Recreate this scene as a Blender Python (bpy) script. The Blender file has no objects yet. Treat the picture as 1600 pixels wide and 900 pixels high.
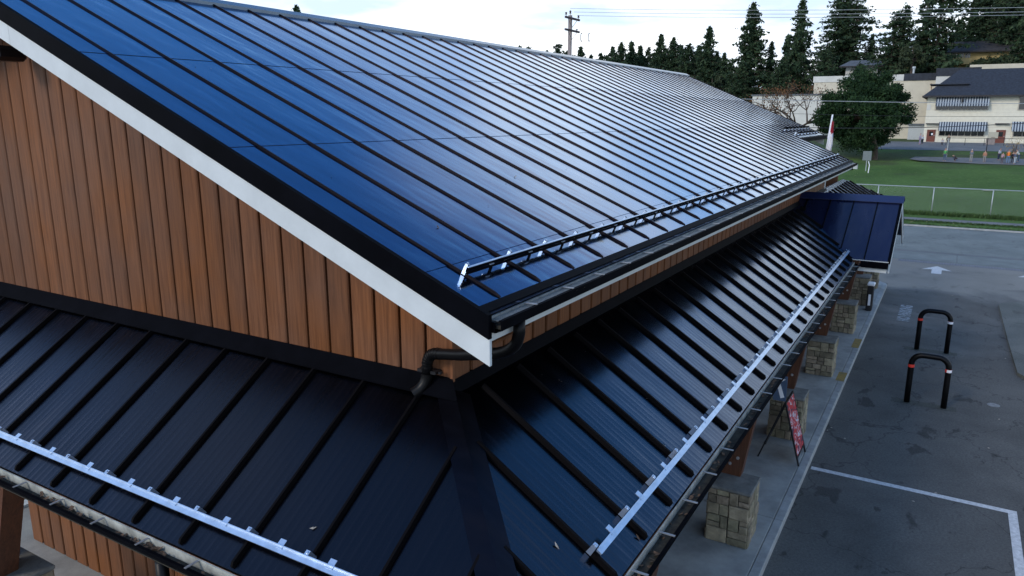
import bpy, bmesh, math, random
from math import sin, cos, pi, radians, sqrt, floor
from mathutils import Vector, Matrix
R = random.Random(7)
sc = bpy.context.scene
COL = sc.collection

# ------------------------------------------------------------------ camera
CX, CY, CZ = -4.8121, -3.4221, 6.8471
YAW, PIT, ROL, FPX = 0.5331, -0.2276, 0.0009, 1156.03
fw = Vector((cos(PIT)*cos(YAW), cos(PIT)*sin(YAW), sin(PIT)))
rt = fw.cross(Vector((0, 0, 1))).normalized()
up = rt.cross(fw)
rt, up = cos(ROL)*rt + sin(ROL)*up, -sin(ROL)*rt + cos(ROL)*up
cam_d = bpy.data.cameras.new('camera')
cam = bpy.data.objects.new('camera', cam_d)
COL.objects.link(cam)
cam.matrix_world = Matrix(((rt.x, up.x, -fw.x, CX), (rt.y, up.y, -fw.y, CY), (rt.z, up.z, -fw.z, CZ), (0, 0, 0, 1)))
cam_d.sensor_width = 36
cam_d.lens = 36*FPX/1600
cam_d.clip_end = 3000
cam_d.clip_start = 0.05
sc.camera = cam


def sight(u, v, x):
    """point at world x on the line of sight of photograph pixel (u, v); used to survey where far things stand"""
    d = fw + rt*((u-800)/FPX) - up*((v-450)/FPX)
    k = (x-CX)/d.x
    return Vector((CX, CY, CZ)) + d*k


# ------------------------------------------------------------------ light
SUN_EL, SUN_AZ = radians(32), radians(158)       # azimuth measured from +x towards +y
world = bpy.data.worlds.new('World')
sc.world = world
world.use_nodes = True
nt = world.node_tree
nt.nodes.clear()


def N(t, kind, **kw):
    n = t.nodes.new(kind)
    for k, v in kw.items():
        if k == 'inp':
            for a, b in v.items():
                n.inputs[a].default_value = b
        else:
            setattr(n, k, v)
    return n


def L(t, a, ao, b, bi):
    t.links.new(a.outputs[ao], b.inputs[bi])


def M(t, op, a, b=None, clamp=False):
    n = t.nodes.new('ShaderNodeMath')
    n.operation = op
    n.use_clamp = clamp
    for i, q in enumerate((a, b)):
        if q is None:
            continue
        if isinstance(q, (int, float)):
            n.inputs[i].default_value = q
        else:
            t.links.new(q, n.inputs[i])
    return n.outputs[0]


sky = N(nt, 'ShaderNodeTexSky', sky_type='NISHITA', sun_disc=False, sun_elevation=SUN_EL,
        sun_rotation=pi/2-SUN_AZ, altitude=50, air_density=1.0, dust_density=0.3, ozone_density=3.0)
bg1 = N(nt, 'ShaderNodeBackground', inp={'Strength': 0.15})
hsv = N(nt, 'ShaderNodeHueSaturation', inp={'Saturation': 1.28, 'Value': 1.0})
L(nt, sky, 0, hsv, 'Color')
L(nt, hsv, 0, bg1, 0)
tc = N(nt, 'ShaderNodeTexCoord')
sep = N(nt, 'ShaderNodeSeparateXYZ')
L(nt, tc, 'Generated', sep, 0)
zz = M(nt, 'ADD', M(nt, 'MAXIMUM', sep.outputs[2], 0.0), 0.16)
cmb = N(nt, 'ShaderNodeCombineXYZ')
L(nt, sep, 0, cmb, 0)
nt.links.new(M(nt, 'DIVIDE', sep.outputs[0], zz), cmb.inputs[0])
nt.links.new(M(nt, 'DIVIDE', sep.outputs[1], zz), cmb.inputs[1])
mp = N(nt, 'ShaderNodeMapping', inp={'Location': (0.6, 0.35, 0), 'Rotation': (0, 0, 0.4)})
L(nt, cmb, 0, mp, 0)
cn = N(nt, 'ShaderNodeTexNoise', inp={'Scale': 1.15, 'Detail': 7.0, 'Roughness': 0.5, 'Distortion': 0.3})
L(nt, mp, 0, cn, 'Vector')
hz = N(nt, 'ShaderNodeMapRange', inp={'From Min': 0.10, 'From Max': 0.50, 'To Min': 0.44, 'To Max': 0.0})
L(nt, sep, 2, hz, 0)
cov = M(nt, 'ADD', cn.outputs[0], hz.outputs[0])
cmask = N(nt, 'ShaderNodeMapRange', interpolation_type='SMOOTHSTEP', inp={'From Min': 0.47, 'From Max': 0.78})
nt.links.new(cov, cmask.inputs[0])
ccol = N(nt, 'ShaderNodeValToRGB')
ccol.color_ramp.elements[0].position = 0.38
ccol.color_ramp.elements[0].color = (0.52, 0.64, 0.80, 1)
ccol.color_ramp.elements[1].position = 0.62
ccol.color_ramp.elements[1].color = (1.0, 1.05, 1.10, 1)
cn2 = N(nt, 'ShaderNodeTexNoise', inp={'Scale': 1.6, 'Detail': 6.0})
L(nt, mp, 0, cn2, 'Vector')
L(nt, cn2, 0, ccol, 0)
bg2 = N(nt, 'ShaderNodeBackground', inp={'Strength': 1.0})
L(nt, ccol, 0, bg2, 0)
mix = N(nt, 'ShaderNodeMixShader')
L(nt, cmask, 0, mix, 0)
L(nt, bg1, 0, mix, 1)
L(nt, bg2, 0, mix, 2)
wo = N(nt, 'ShaderNodeOutputWorld')
L(nt, mix, 0, wo, 0)

sun_d = bpy.data.lights.new('sun', 'SUN')
sun_d.energy = 1.0
sun_d.angle = radians(14)
sun_d.color = (1.0, 0.90, 0.78)
sun = bpy.data.objects.new('sun', sun_d)
COL.objects.link(sun)
sv = Vector((cos(SUN_EL)*cos(SUN_AZ), cos(SUN_EL)*sin(SUN_AZ), sin(SUN_EL)))
sun.rotation_euler = sv.to_track_quat('Z', 'Y').to_euler()
vs = sc.view_settings
vs.view_transform = 'Standard'
vs.look = 'None'
vs.exposure = 0.62
vs.gamma = 1.0

# ------------------------------------------------------------------ materials


def mat(name, col, rough=0.6, metal=0.0, spec=0.5, var=0.0, vscale=5.0, stretch=(1, 1, 1), rnd=0.0, bump=0.0,
        bscale=30.0, col2=None, coat=0.0, rvar=0.0, space='Object'):
    m = bpy.data.materials.new(name)
    m.use_nodes = True
    t = m.node_tree
    b = t.nodes['Principled BSDF']
    b.inputs['Roughness'].default_value = rough
    b.inputs['Metallic'].default_value = metal
    b.inputs['Specular IOR Level'].default_value = spec
    if coat:
        b.inputs['Coat Weight'].default_value = coat
        b.inputs['Coat Roughness'].default_value = 0.08
    b.inputs['Base Color'].default_value = (*col, 1)
    co = N(t, 'ShaderNodeTexCoord') if space == 'Object' else N(t, 'ShaderNodeNewGeometry')
    cs = 'Object' if space == 'Object' else 'Position'
    mpn = N(t, 'ShaderNodeMapping', inp={'Scale': stretch})
    L(t, co, cs, mpn, 0)
    if rnd:
        oi = N(t, 'ShaderNodeObjectInfo')
        va = N(t, 'ShaderNodeVectorMath', operation='ADD')
        sv_ = N(t, 'ShaderNodeVectorMath', operation='SCALE', inp={'Scale': 37.0})
        cx = N(t, 'ShaderNodeCombineXYZ')
        for i in range(3):
            L(t, oi, 'Random', cx, i)
        L(t, cx, 0, sv_, 0)
        L(t, co, cs, va, 0)
        L(t, sv_, 0, va, 1)
        L(t, va, 0, mpn, 0)
    out = None
    if var or col2:
        no = N(t, 'ShaderNodeTexNoise', inp={'Scale': vscale, 'Detail': 8.0, 'Roughness': 0.62})
        L(t, mpn, 0, no, 'Vector')
        cr = N(t, 'ShaderNodeValToRGB')
        cr.color_ramp.elements[0].position = 0.34
        cr.color_ramp.elements[1].position = 0.68
        c2 = col2 if col2 else tuple(c*(1+var) for c in col)
        c1 = col if col2 else tuple(c*(1-var) for c in col)
        cr.color_ramp.elements[0].color = (*c1, 1)
        cr.color_ramp.elements[1].color = (*c2, 1)
        L(t, no, 0, cr, 0)
        out = cr.outputs[0]
        if rvar:
            rm = N(t, 'ShaderNodeMapRange', inp={'From Min': 0.3, 'From Max': 0.7, 'To Min': rough-rvar, 'To Max': rough+rvar})
            L(t, no, 0, rm, 0)
            L(t, rm, 0, b, 'Roughness')
    if rnd:
        hs = N(t, 'ShaderNodeHueSaturation')
        hs.inputs['Color'].default_value = (*col, 1)
        if out:
            t.links.new(out, hs.inputs['Color'])
        mr = N(t, 'ShaderNodeMapRange', inp={'To Min': 1-rnd, 'To Max': 1+rnd})
        L(t, oi, 'Random', mr, 0)
        L(t, mr, 0, hs, 'Value')
        mr2 = N(t, 'ShaderNodeMapRange', inp={'To Min': 0.5+rnd*0.05, 'To Max': 0.5-rnd*0.05})
        wn = N(t, 'ShaderNodeTexWhiteNoise', noise_dimensions='1D')
        L(t, oi, 'Random', wn, 'W')
        L(t, wn, 0, mr2, 0)
        L(t, mr2, 0, hs, 'Hue')
        out = hs.outputs[0]
    if out:
        t.links.new(out, b.inputs['Base Color'])
    if bump:
        nb = N(t, 'ShaderNodeTexNoise', inp={'Scale': bscale, 'Detail': 5.0})
        L(t, mpn, 0, nb, 'Vector')
        bm_ = N(t, 'ShaderNodeBump', inp={'Strength': bump, 'Distance': 0.02})
        L(t, nb, 0, bm_, 'Height')
        L(t, bm_, 0, b, 'Normal')
    return m


def mat_roof(name, axis, ribs, rough=0.2, tint=(0.020, 0.028, 0.052), metal=1.0, coat=0.0, edge=(0.55, 0.78, 1.0)):
    """dark painted sheet metal; `ribs` = pencil ribs pressed along the panel"""
    m = bpy.data.materials.new(name)
    m.use_nodes = True
    t = m.node_tree
    b = t.nodes['Principled BSDF']
    b.inputs['Base Color'].default_value = (*tint, 1)
    b.inputs['Roughness'].default_value = rough
    b.inputs['Metallic'].default_value = metal
    b.inputs['Coat Weight'].default_value = coat
    b.inputs['Coat Roughness'].default_value = rough*.8
    b.inputs['Coat Tint'].default_value = (0.8, 0.9, 1.0, 1)
    b.inputs['Specular Tint'].default_value = (*edge, 1)
    g = N(t, 'ShaderNodeNewGeometry')
    s = N(t, 'ShaderNodeSeparateXYZ')
    L(t, g, 'Position', s, 0)
    h = None
    if ribs:
        w = M(t, 'SINE', M(t, 'MULTIPLY', s.outputs[axis], 2*pi/0.0763))
        w = M(t, 'MAXIMUM', w, -0.2)
        h = M(t, 'MULTIPLY', w, ribs)
    sc_ = [1.0, 1.0, 1.0]
    sc_[axis] = 3.5
    mp_ = N(t, 'ShaderNodeMapping', inp={'Scale': tuple(sc_)})
    L(t, g, 'Position', mp_, 0)
    no = N(t, 'ShaderNodeTexNoise', inp={'Scale': 0.9, 'Detail': 2.0})
    L(t, mp_, 0, no, 'Vector')
    lo = M(t, 'MULTIPLY', no.outputs[0], 0.017)
    h = M(t, 'ADD', h, lo) if h else lo
    bu = N(t, 'ShaderNodeBump', inp={'Strength': 1.0, 'Distance': 1.0})
    t.links.new(h, bu.inputs['Height'])
    L(t, bu, 0, b, 'Normal')
    ro = N(t, 'ShaderNodeTexNoise', inp={'Scale': 1.3, 'Detail': 6.0, 'Roughness': 0.6})
    L(t, mp_, 0, ro, 'Vector')
    mr = N(t, 'ShaderNodeMapRange', inp={'From Min': 0.3, 'From Max': 0.7, 'To Min': rough*0.8, 'To Max': rough*1.25})
    L(t, ro, 0, mr, 0)
    L(t, mr, 0, b, 'Roughness')
    return m


def mat_wood(name, col, dark, rnd=0.12, scale=1.0, along='z'):
    m = bpy.data.materials.new(name)
    m.use_nodes = True
    t = m.node_tree
    b = t.nodes['Principled BSDF']
    b.inputs['Roughness'].default_value = 0.5
    b.inputs['Specular IOR Level'].default_value = 0.3
    co = N(t, 'ShaderNodeNewGeometry')
    oi = N(t, 'ShaderNodeObjectInfo')
    off = N(t, 'ShaderNodeCombineXYZ')
    sm = M(t, 'MULTIPLY', oi.outputs['Random'], 43.0)
    for i in range(3):
        t.links.new(sm, off.inputs[i])
    va = N(t, 'ShaderNodeVectorMath', operation='ADD')
    L(t, co, 'Position', va, 0)
    L(t, off, 0, va, 1)
    st = {'z': (26, 26, 1.1), 'x': (1.1, 26, 26)}[along]
    mp_ = N(t, 'ShaderNodeMapping', inp={'Scale': st})
    L(t, va, 0, mp_, 0)
    n1 = N(t, 'ShaderNodeTexNoise', inp={'Scale': 1.4*scale, 'Detail': 9.0, 'Roughness': 0.68, 'Distortion': 0.6})
    L(t, mp_, 0, n1, 'Vector')
    cr = N(t, 'ShaderNodeValToRGB')
    cr.color_ramp.elements[0].position = 0.36
    cr.color_ramp.elements[0].color = (*dark, 1)
    cr.color_ramp.elements[1].position = 0.62
    cr.color_ramp.elements[1].color = (*col, 1)
    L(t, n1, 0, cr, 0)
    n2 = N(t, 'ShaderNodeTexNoise', inp={'Scale': 1.1, 'Detail': 3.0})
    L(t, co, 'Position', n2, 'Vector')
    hs = N(t, 'ShaderNodeHueSaturation')
    L(t, cr, 0, hs, 'Color')
    v = M(t, 'ADD', M(t, 'MULTIPLY', oi.outputs['Random'], 2*rnd), 1-rnd)
    v = M(t, 'MULTIPLY', v, M(t, 'ADD', M(t, 'MULTIPLY', n2.outputs[0], 0.5), 0.75))
    t.links.new(v, hs.inputs['Value'])
    mr2 = N(t, 'ShaderNodeMapRange', inp={'From Min': 0.3, 'From Max': 0.7, 'To Min': 0.95, 'To Max': 1.12})
    L(t, n2, 0, mr2, 0)
    L(t, mr2, 0, hs, 'Saturation')
    L(t, hs, 0, b, 'Base Color')
    bu = N(t, 'ShaderNodeBump', inp={'Strength': 0.25, 'Distance': 0.004})
    L(t, n1, 0, bu, 'Height')
    L(t, bu, 0, b, 'Normal')
    return m


def mat_asphalt(name, c1, c2, stain=0.5, wet=False, rough=0.85):
    m = bpy.data.materials.new(name)
    m.use_nodes = True
    t = m.node_tree
    b = t.nodes['Principled BSDF']
    b.inputs['Specular IOR Level'].default_value = 0.35
    g = N(t, 'ShaderNodeNewGeometry')
    big = N(t, 'ShaderNodeTexNoise', inp={'Scale': 0.45, 'Detail': 7.0, 'Roughness': 0.65, 'Distortion': 0.5})
    L(t, g, 'Position', big, 'Vector')
    cr = N(t, 'ShaderNodeValToRGB')
    cr.color_ramp.elements[0].position = 0.35
    cr.color_ramp.elements[0].color = (*c1, 1)
    cr.color_ramp.elements[1].position = 0.65
    cr.color_ramp.elements[1].color = (*c2, 1)
    L(t, big, 0, cr, 0)
    fine = N(t, 'ShaderNodeTexNoise', inp={'Scale': 22.0, 'Detail': 9.0, 'Roughness': 0.85})
    L(t, g, 'Position', fine, 'Vector')
    fm = N(t, 'ShaderNodeMapRange', inp={'From Min': 0.3, 'From Max': 0.7, 'To Min': 0.50, 'To Max': 1.55})
    L(t, fine, 0, fm, 0)
    # oil stains: blotches with a shape of their own
    vo = N(t, 'ShaderNodeTexNoise', inp={'Scale': 1.25, 'Detail': 5.0, 'Roughness': 0.6, 'Distortion': 0.2})
    mp_ = N(t, 'ShaderNodeMapping', inp={'Location': (3.1, 7.7, 0), 'Scale': (0.7, 1.2, 1)})
    L(t, g, 'Position', mp_, 0)
    L(t, mp_, 0, vo, 'Vector')
    sm = N(t, 'ShaderNodeMapRange', interpolation_type='SMOOTHSTEP', inp={'From Min': 0.60, 'From Max': 0.66, 'To Min': 1.0, 'To Max': 1-stain})
    L(t, vo, 0, sm, 0)
    # cracks
    cv = N(t, 'ShaderNodeTexVoronoi', feature='DISTANCE_TO_EDGE', inp={'Scale': 0.35})
    wv = N(t, 'ShaderNodeTexNoise', inp={'Scale': 1.5, 'Detail': 5.0})
    L(t, g, 'Position', wv, 'Vector')
    ad = N(t, 'ShaderNodeVectorMath', operation='MULTIPLY_ADD')
    ad.inputs[1].default_value = (1.6, 1.6, 0)
    L(t, wv, 1, ad, 0)
    L(t, g, 'Position', ad, 2)
    L(t, ad, 0, cv, 'Vector')
    cm = N(t, 'ShaderNodeMapRange', inp={'From Min': 0.0, 'From Max': 0.008, 'To Min': 0.45, 'To Max': 1.0})
    L(t, cv, 0, cm, 0)
    f = M(t, 'MULTIPLY', fm.outputs[0], M(t, 'MULTIPLY', sm.outputs[0], cm.outputs[0]))
    sc1 = N(t, 'ShaderNodeVectorMath', operation='SCALE')
    L(t, cr, 0, sc1, 0)
    t.links.new(f, sc1.inputs['Scale'])
    L(t, sc1, 0, b, 'Base Color')
    if wet:
        wn_ = N(t, 'ShaderNodeTexNoise', inp={'Scale': 0.28, 'Detail': 5.0, 'Distortion': 0.4})
        L(t, g, 'Position', wn_, 'Vector')
        s = N(t, 'ShaderNodeSeparateXYZ')
        L(t, g, 'Position', s, 0)
        wx = N(t, 'ShaderNodeMapRange', inp={'From Min': 22.0, 'From Max': 33.0, 'To Min': 0.0, 'To Max': 0.42})
        L(t, s, 0, wx, 0)
        ws = M(t, 'ADD', wn_.outputs[0], wx.outputs[0])
        wr = N(t, 'ShaderNodeMapRange', interpolation_type='SMOOTHSTEP', inp={'From Min': 0.55, 'From Max': 0.85, 'To Min': 0.85, 'To Max': 0.38})
        t.links.new(ws, wr.inputs[0])
        L(t, wr, 0, b, 'Roughness')
    else:
        b.inputs['Roughness'].default_value = rough
    bu = N(t, 'ShaderNodeBump', inp={'Strength': 0.5, 'Distance': 0.008})
    L(t, fine, 0, bu, 'Height')
    L(t, bu, 0, b, 'Normal')
    return m


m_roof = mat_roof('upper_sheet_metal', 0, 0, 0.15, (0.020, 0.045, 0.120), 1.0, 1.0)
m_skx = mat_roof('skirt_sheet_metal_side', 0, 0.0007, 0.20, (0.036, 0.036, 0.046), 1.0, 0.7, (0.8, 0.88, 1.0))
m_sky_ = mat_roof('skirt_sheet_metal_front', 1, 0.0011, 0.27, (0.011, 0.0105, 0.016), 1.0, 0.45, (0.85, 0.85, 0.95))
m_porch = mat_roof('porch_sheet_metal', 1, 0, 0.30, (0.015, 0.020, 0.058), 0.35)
m_rib = mat('seam_metal', (0.004, 0.0035, 0.004), 0.5, 0, 0.05, bump=0.0)
m_ribu = mat_roof('upper_seam_metal', 0, 0, 0.34, (0.012, 0.010, 0.012), 1.0, 0.0, (0.7, 0.75, 0.85))
m_trim = mat('black_trim_metal', (0.0025, 0.0028, 0.0045), 0.6, 0, 0.03, var=0.3, vscale=3)
m_fascia = mat('white_painted_board', (0.62, 0.66, 0.66), 0.5, 0, 0.4, var=0.07, vscale=3.0, bump=0.05)
m_cream = mat('weathered_cream_board', (0.33, 0.34, 0.31), 0.7, var=0.35, vscale=9)
m_alu = mat('aluminium_rail', (0.62, 0.70, 0.80), 0.32, 0.85, var=0.12, vscale=9)
m_alud = mat('galvanised_strap', (0.40, 0.41, 0.42), 0.45, 0.6, var=0.2, vscale=12)
m_mesh = mat('gutter_mesh', (0.26, 0.29, 0.30), 0.5, 0.5, var=0.3, vscale=20)
m_wood = mat_wood('cedar_look_plank', (0.200, 0.085, 0.040), (0.118, 0.048, 0.022), 0.14)
m_woodl = mat_wood('orange_cedar_plank', (0.215, 0.092, 0.042), (0.14, 0.057, 0.026), 0.10)
m_groove = mat('plank_groove', (0.014, 0.005, 0.003), 0.9, spec=0.1)
m_post = mat_wood('stained_timber', (0.135, 0.058, 0.032), (0.075, 0.032, 0.019), 0.08, 0.8)
m_stone = mat('sandstone', (0.26, 0.222, 0.150), 0.9, var=0.32, vscale=7, rnd=0.38, bump=0.9, bscale=14)
m_mortar = mat('mortar', (0.045, 0.042, 0.036), 0.95, var=0.2, vscale=20)
m_cap = mat('concrete_cap', (0.17, 0.175, 0.165), 0.85, var=0.25, vscale=6, bump=0.3)
m_walk = mat('sidewalk_concrete', (0.32, 0.33, 0.315), 0.85, var=0.25, vscale=1.6, bump=0.25, bscale=60, space='W')
m_kerb = mat('kerb_concrete', (0.35, 0.36, 0.35), 0.85, var=0.2, vscale=4, bump=0.25)
m_joint = mat('dark_joint', (0.03, 0.03, 0.03), 0.9)  # even dark tone for slab joints and the bed beneath
m_lot = mat_asphalt('lot_asphalt', (0.074, 0.074, 0.069), (0.118, 0.118, 0.110), 0.5, wet=True)
m_road = mat_asphalt('road_asphalt', (0.12, 0.14, 0.135), (0.18, 0.205, 0.195), 0.2, rough=0.7)
m_pathm = mat_asphalt('path_asphalt', (0.13, 0.135, 0.135), (0.18, 0.185, 0.185), 0.15)
m_isl = mat_asphalt('island_surface', (0.085, 0.095, 0.088), (0.13, 0.14, 0.13), 0.3)
m_patch = mat_asphalt('patched_base', (0.055, 0.058, 0.050), (0.085, 0.09, 0.075), 0.2)
m_white = mat('worn_white_paint', (0.46, 0.47, 0.47), 0.7, col2=(0.72, 0.73, 0.73), vscale=14, space='W')
m_faint = mat('faded_white_paint', (0.13, 0.14, 0.145), 0.8, col2=(0.60, 0.61, 0.61), vscale=16, space='W')
m_yellow = mat('worn_yellow_paint', (0.20, 0.16, 0.06), 0.8, col2=(0.42, 0.26, 0.05), vscale=7, space='W')
m_tact = mat('tactile_strip', (0.13, 0.14, 0.16), 0.7, var=0.2, vscale=5)
m_blk = mat('black_gloss_paint', (0.0025, 0.0025, 0.003), 0.40, spec=0.22, coat=0.0, var=0.3, vscale=6)
m_blkm = mat('black_plastic', (0.010, 0.010, 0.012), 0.45)
m_red = mat('red_reflective_tape', (0.75, 0.05, 0.03), 0.4)
m_wht = mat('white_reflective_tape', (0.85, 0.86, 0.88), 0.35)
m_grass = None
m_bark = mat('bark', (0.085, 0.062, 0.045), 0.95, var=0.35, vscale=4, stretch=(3, 3, 0.6))
m_debris = mat('dead_leaves', (0.05, 0.03, 0.018), 0.9, col2=(0.20, 0.12, 0.07), vscale=30)
m_moss = mat('gutter_muck', (0.012, 0.011, 0.009), 0.9, col2=(0.05, 0.045, 0.03), vscale=18)
m_leafy = mat('yellow_leaf', (0.42, 0.30, 0.12), 0.7, var=0.3, vscale=40)
m_leafw = mat('pale_leaf', (0.40, 0.36, 0.30), 0.7, var=0.3, vscale=40)
m_glass = mat('dark_window_glass', (0.010, 0.012, 0.016), 0.08, spec=0.8)
m_cwall = mat('cream_siding', (0.74, 0.71, 0.58), 0.8, var=0.06, vscale=2.0)
m_cwall2 = mat('pale_stucco', (0.60, 0.55, 0.43), 0.85, var=0.10, vscale=0.5)
m_wwall = mat('white_wall', (0.62, 0.62, 0.57), 0.8, var=0.08, vscale=0.6)
m_ywall = mat('mustard_siding', (0.48, 0.37, 0.16), 0.8, var=0.12, vscale=1.0)
m_shing = mat('charcoal_shingles', (0.028, 0.034, 0.046), 0.85, var=0.35, vscale=3.0, bump=0.6, bscale=9)
m_shing2 = mat('brown_shingles', (0.045, 0.042, 0.042), 0.9, var=0.3, vscale=2.0)
m_groof = mat('grey_roofing', (0.12, 0.135, 0.15), 0.85, var=0.2, vscale=1.0)
m_door = mat('brown_door', (0.16, 0.045, 0.028), 0.5, var=0.12, vscale=4)
m_frame = mat('pale_frame', (0.45, 0.42, 0.34), 0.6)
m_galv = mat('galvanised_steel', (0.50, 0.53, 0.54), 0.45, 0.5, var=0.12, vscale=8)
m_wire = mat('chainlink_wire', (0.42, 0.45, 0.45), 0.5, 0.5)
m_polew = mat('weathered_pole', (0.28, 0.24, 0.22), 0.9, var=0.3, vscale=3, stretch=(4, 4, 0.5))
m_arm = mat('dark_crossarm', (0.075, 0.055, 0.055), 0.9, var=0.3, vscale=4)
m_cable = mat('black_cable', (0.02, 0.02, 0.022), 0.5)
m_cablel = mat('bare_conductor', (0.50, 0.52, 0.52), 0.4, 0.6)
m_skin = mat('skin', (0.45, 0.26, 0.18), 0.6)


def mat_stripes():
    m = bpy.data.materials.new('striped_awning_canvas')
    m.use_nodes = True
    t = m.node_tree
    b = t.nodes['Principled BSDF']
    b.inputs['Roughness'].default_value = 0.85
    g = N(t, 'ShaderNodeNewGeometry')
    s = N(t, 'ShaderNodeSeparateXYZ')
    L(t, g, 'Position', s, 0)
    w = M(t, 'SINE', M(t, 'MULTIPLY', s.outputs[1], 2*pi/0.36))
    st = N(t, 'ShaderNodeMapRange', inp={'From Min': -0.25, 'From Max': 0.25})
    t.links.new(w, st.inputs[0])
    mx = N(t, 'ShaderNodeMix', data_type='RGBA')
    mx.inputs[6].default_value = (0.40, 0.45, 0.48, 1)
    mx.inputs[7].default_value = (0.03, 0.045, 0.075, 1)
    L(t, st, 0, mx, 0)
    L(t, mx, 2, b, 'Base Color')
    return m


def mat_grass():
    m = bpy.data.materials.new('lawn_grass')
    m.use_nodes = True
    t = m.node_tree
    b = t.nodes['Principled BSDF']
    b.inputs['Roughness'].default_value = 0.95
    b.inputs['Specular IOR Level'].default_value = 0.15
    g = N(t, 'ShaderNodeNewGeometry')
    n1 = N(t, 'ShaderNodeTexNoise', inp={'Scale': 0.12, 'Detail': 6.0, 'Roughness': 0.6})
    L(t, g, 'Position', n1, 'Vector')
    cr = N(t, 'ShaderNodeValToRGB')
    e = cr.color_ramp.elements
    e[0].position = 0.3
    e[0].color = (0.056, 0.108, 0.024, 1)
    e[1].position = 0.7
    e[1].color = (0.102, 0.182, 0.045, 1)
    L(t, n1, 0, cr, 0)
    n2 = N(t, 'ShaderNodeTexNoise', inp={'Scale': 3.0, 'Detail': 8.0, 'Roughness': 0.85})
    L(t, g, 'Position', n2, 'Vector')
    fm = N(t, 'ShaderNodeMapRange', inp={'From Min': 0.25, 'From Max': 0.75, 'To Min': 0.45, 'To Max': 1.6})
    L(t, n2, 0, fm, 0)
    # bare, trodden earth and tired grass further up the slope
    n3 = N(t, 'ShaderNodeTexNoise', inp={'Scale': 0.22, 'Detail': 6.0})
    L(t, g, 'Position', n3, 'Vector')
    s = N(t, 'ShaderNodeSeparateXYZ')
    L(t, g, 'Position', s, 0)
    far = N(t, 'ShaderNodeMapRange', inp={'From Min': 88.0, 'From Max': 100.0, 'To Min': 0.0, 'To Max': 0.30})
    L(t, s, 0, far, 0)
    ms = M(t, 'ADD', n3.outputs[0], far.outputs[0])
    mr = N(t, 'ShaderNodeMapRange', interpolation_type='SMOOTHSTEP', inp={'From Min': 0.56, 'From Max': 0.90, 'To Max': 0.7})
    t.links.new(ms, mr.inputs[0])
    mx = N(t, 'ShaderNodeMix', data_type='RGBA')
    L(t, mr, 0, mx, 0)
    L(t, cr, 0, mx, 6)
    mx.inputs[7].default_value = (0.060, 0.062, 0.038, 1)
    sc1 = N(t, 'ShaderNodeVectorMath', operation='SCALE')
    L(t, mx, 2, sc1, 0)
    L(t, fm, 0, sc1, 'Scale')
    L(t, sc1, 0, b, 'Base Color')
    bu = N(t, 'ShaderNodeBump', inp={'Strength': 0.8, 'Distance': 0.08})
    L(t, n2, 0, bu, 'Height')
    L(t, bu, 0, b, 'Normal')
    return m


def mat_leaf(name, c1, c2, scale=0.5):
    m = bpy.data.materials.new(name)
    m.use_nodes = True
    t = m.node_tree
    b = t.nodes['Principled BSDF']
    b.inputs['Roughness'].default_value = 0.75
    b.inputs['Specular IOR Level'].default_value = 0.2
    g = N(t, 'ShaderNodeNewGeometry')
    n = N(t, 'ShaderNodeTexNoise', inp={'Scale': scale, 'Detail': 5.0, 'Roughness': 0.7})
    L(t, g, 'Position', n, 'Vector')
    ri = M(t, 'ADD', M(t, 'MULTIPLY', n.outputs[0], 0.6), M(t, 'MULTIPLY', g.outputs['Random Per Island'], 0.4))
    cr = N(t, 'ShaderNodeValToRGB')
    cr.color_ramp.elements[0].position = 0.35
    cr.color_ramp.elements[0].color = (*c1, 1)
    cr.color_ramp.elements[1].position = 0.7
    cr.color_ramp.elements[1].color = (*c2, 1)
    t.links.new(ri, cr.inputs[0])
    L(t, cr, 0, b, 'Base Color')
    return m


def mat_poster():
    m = bpy.data.materials.new('printed_poster')
    m.use_nodes = True
    t = m.node_tree
    b = t.nodes['Principled BSDF']
    b.inputs['Roughness'].default_value = 0.4
    g = N(t, 'ShaderNodeTexCoord')
    mp_ = N(t, 'ShaderNodeMapping', inp={'Scale': (1.4, 1.4, 2.2), 'Location': (0.4, 0.9, 0.15)})
    L(t, g, 'Object', mp_, 0)
    n = N(t, 'ShaderNodeTexNoise', inp={'Scale': 3.2, 'Detail': 2.5, 'Distortion': 1.2})
    L(t, mp_, 0, n, 'Vector')
    cr = N(t, 'ShaderNodeValToRGB')
    cr.color_ramp.interpolation = 'CONSTANT'
    e = cr.color_ramp.elements
    e[0].position = 0.0
    e[0].color = (0.02, 0.03, 0.07, 1)
    e[1].position = 0.40
    e[1].color = (0.50, 0.035, 0.04, 1)
    for p, c in ((0.55, (0.55, 0.60, 0.66, 1)), (0.62, (0.45, 0.03, 0.035, 1)), (0.72, (0.60, 0.62, 0.66, 1))):
        q = e.new(p)
        q.color = c
    L(t, n, 0, cr, 0)
    L(t, cr, 0, b, 'Base Color')
    return m


m_stripe = mat_stripes()
m_grass = mat_grass()
m_poster = mat_poster()
m_fir = mat_leaf('fir_needles', (0.014, 0.032, 0.016), (0.050, 0.082, 0.036))
m_fir2 = mat_leaf('fir_needles_pale', (0.022, 0.036, 0.020), (0.060, 0.080, 0.038))
m_pine = mat_leaf('pine_needles', (0.008, 0.026, 0.010), (0.032, 0.068, 0.022), 0.9)
m_autumn = mat_leaf('autumn_leaves', (0.085, 0.040, 0.022), (0.22, 0.11, 0.05))
m_bush = mat_leaf('bush_leaves', (0.02, 0.05, 0.015), (0.05, 0.10, 0.03))
m_tuft = mat_leaf('grass_blades', (0.030, 0.060, 0.018), (0.07, 0.12, 0.035))

# ------------------------------------------------------------------ object helpers
WLOC = {}


def tag(o, label=None, cat=None, group=None, kind=None):
    if label:
        o['label'] = label
    if cat:
        o['category'] = cat
    if group:
        o['group'] = group
    if kind:
        o['kind'] = kind
    return o


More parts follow.
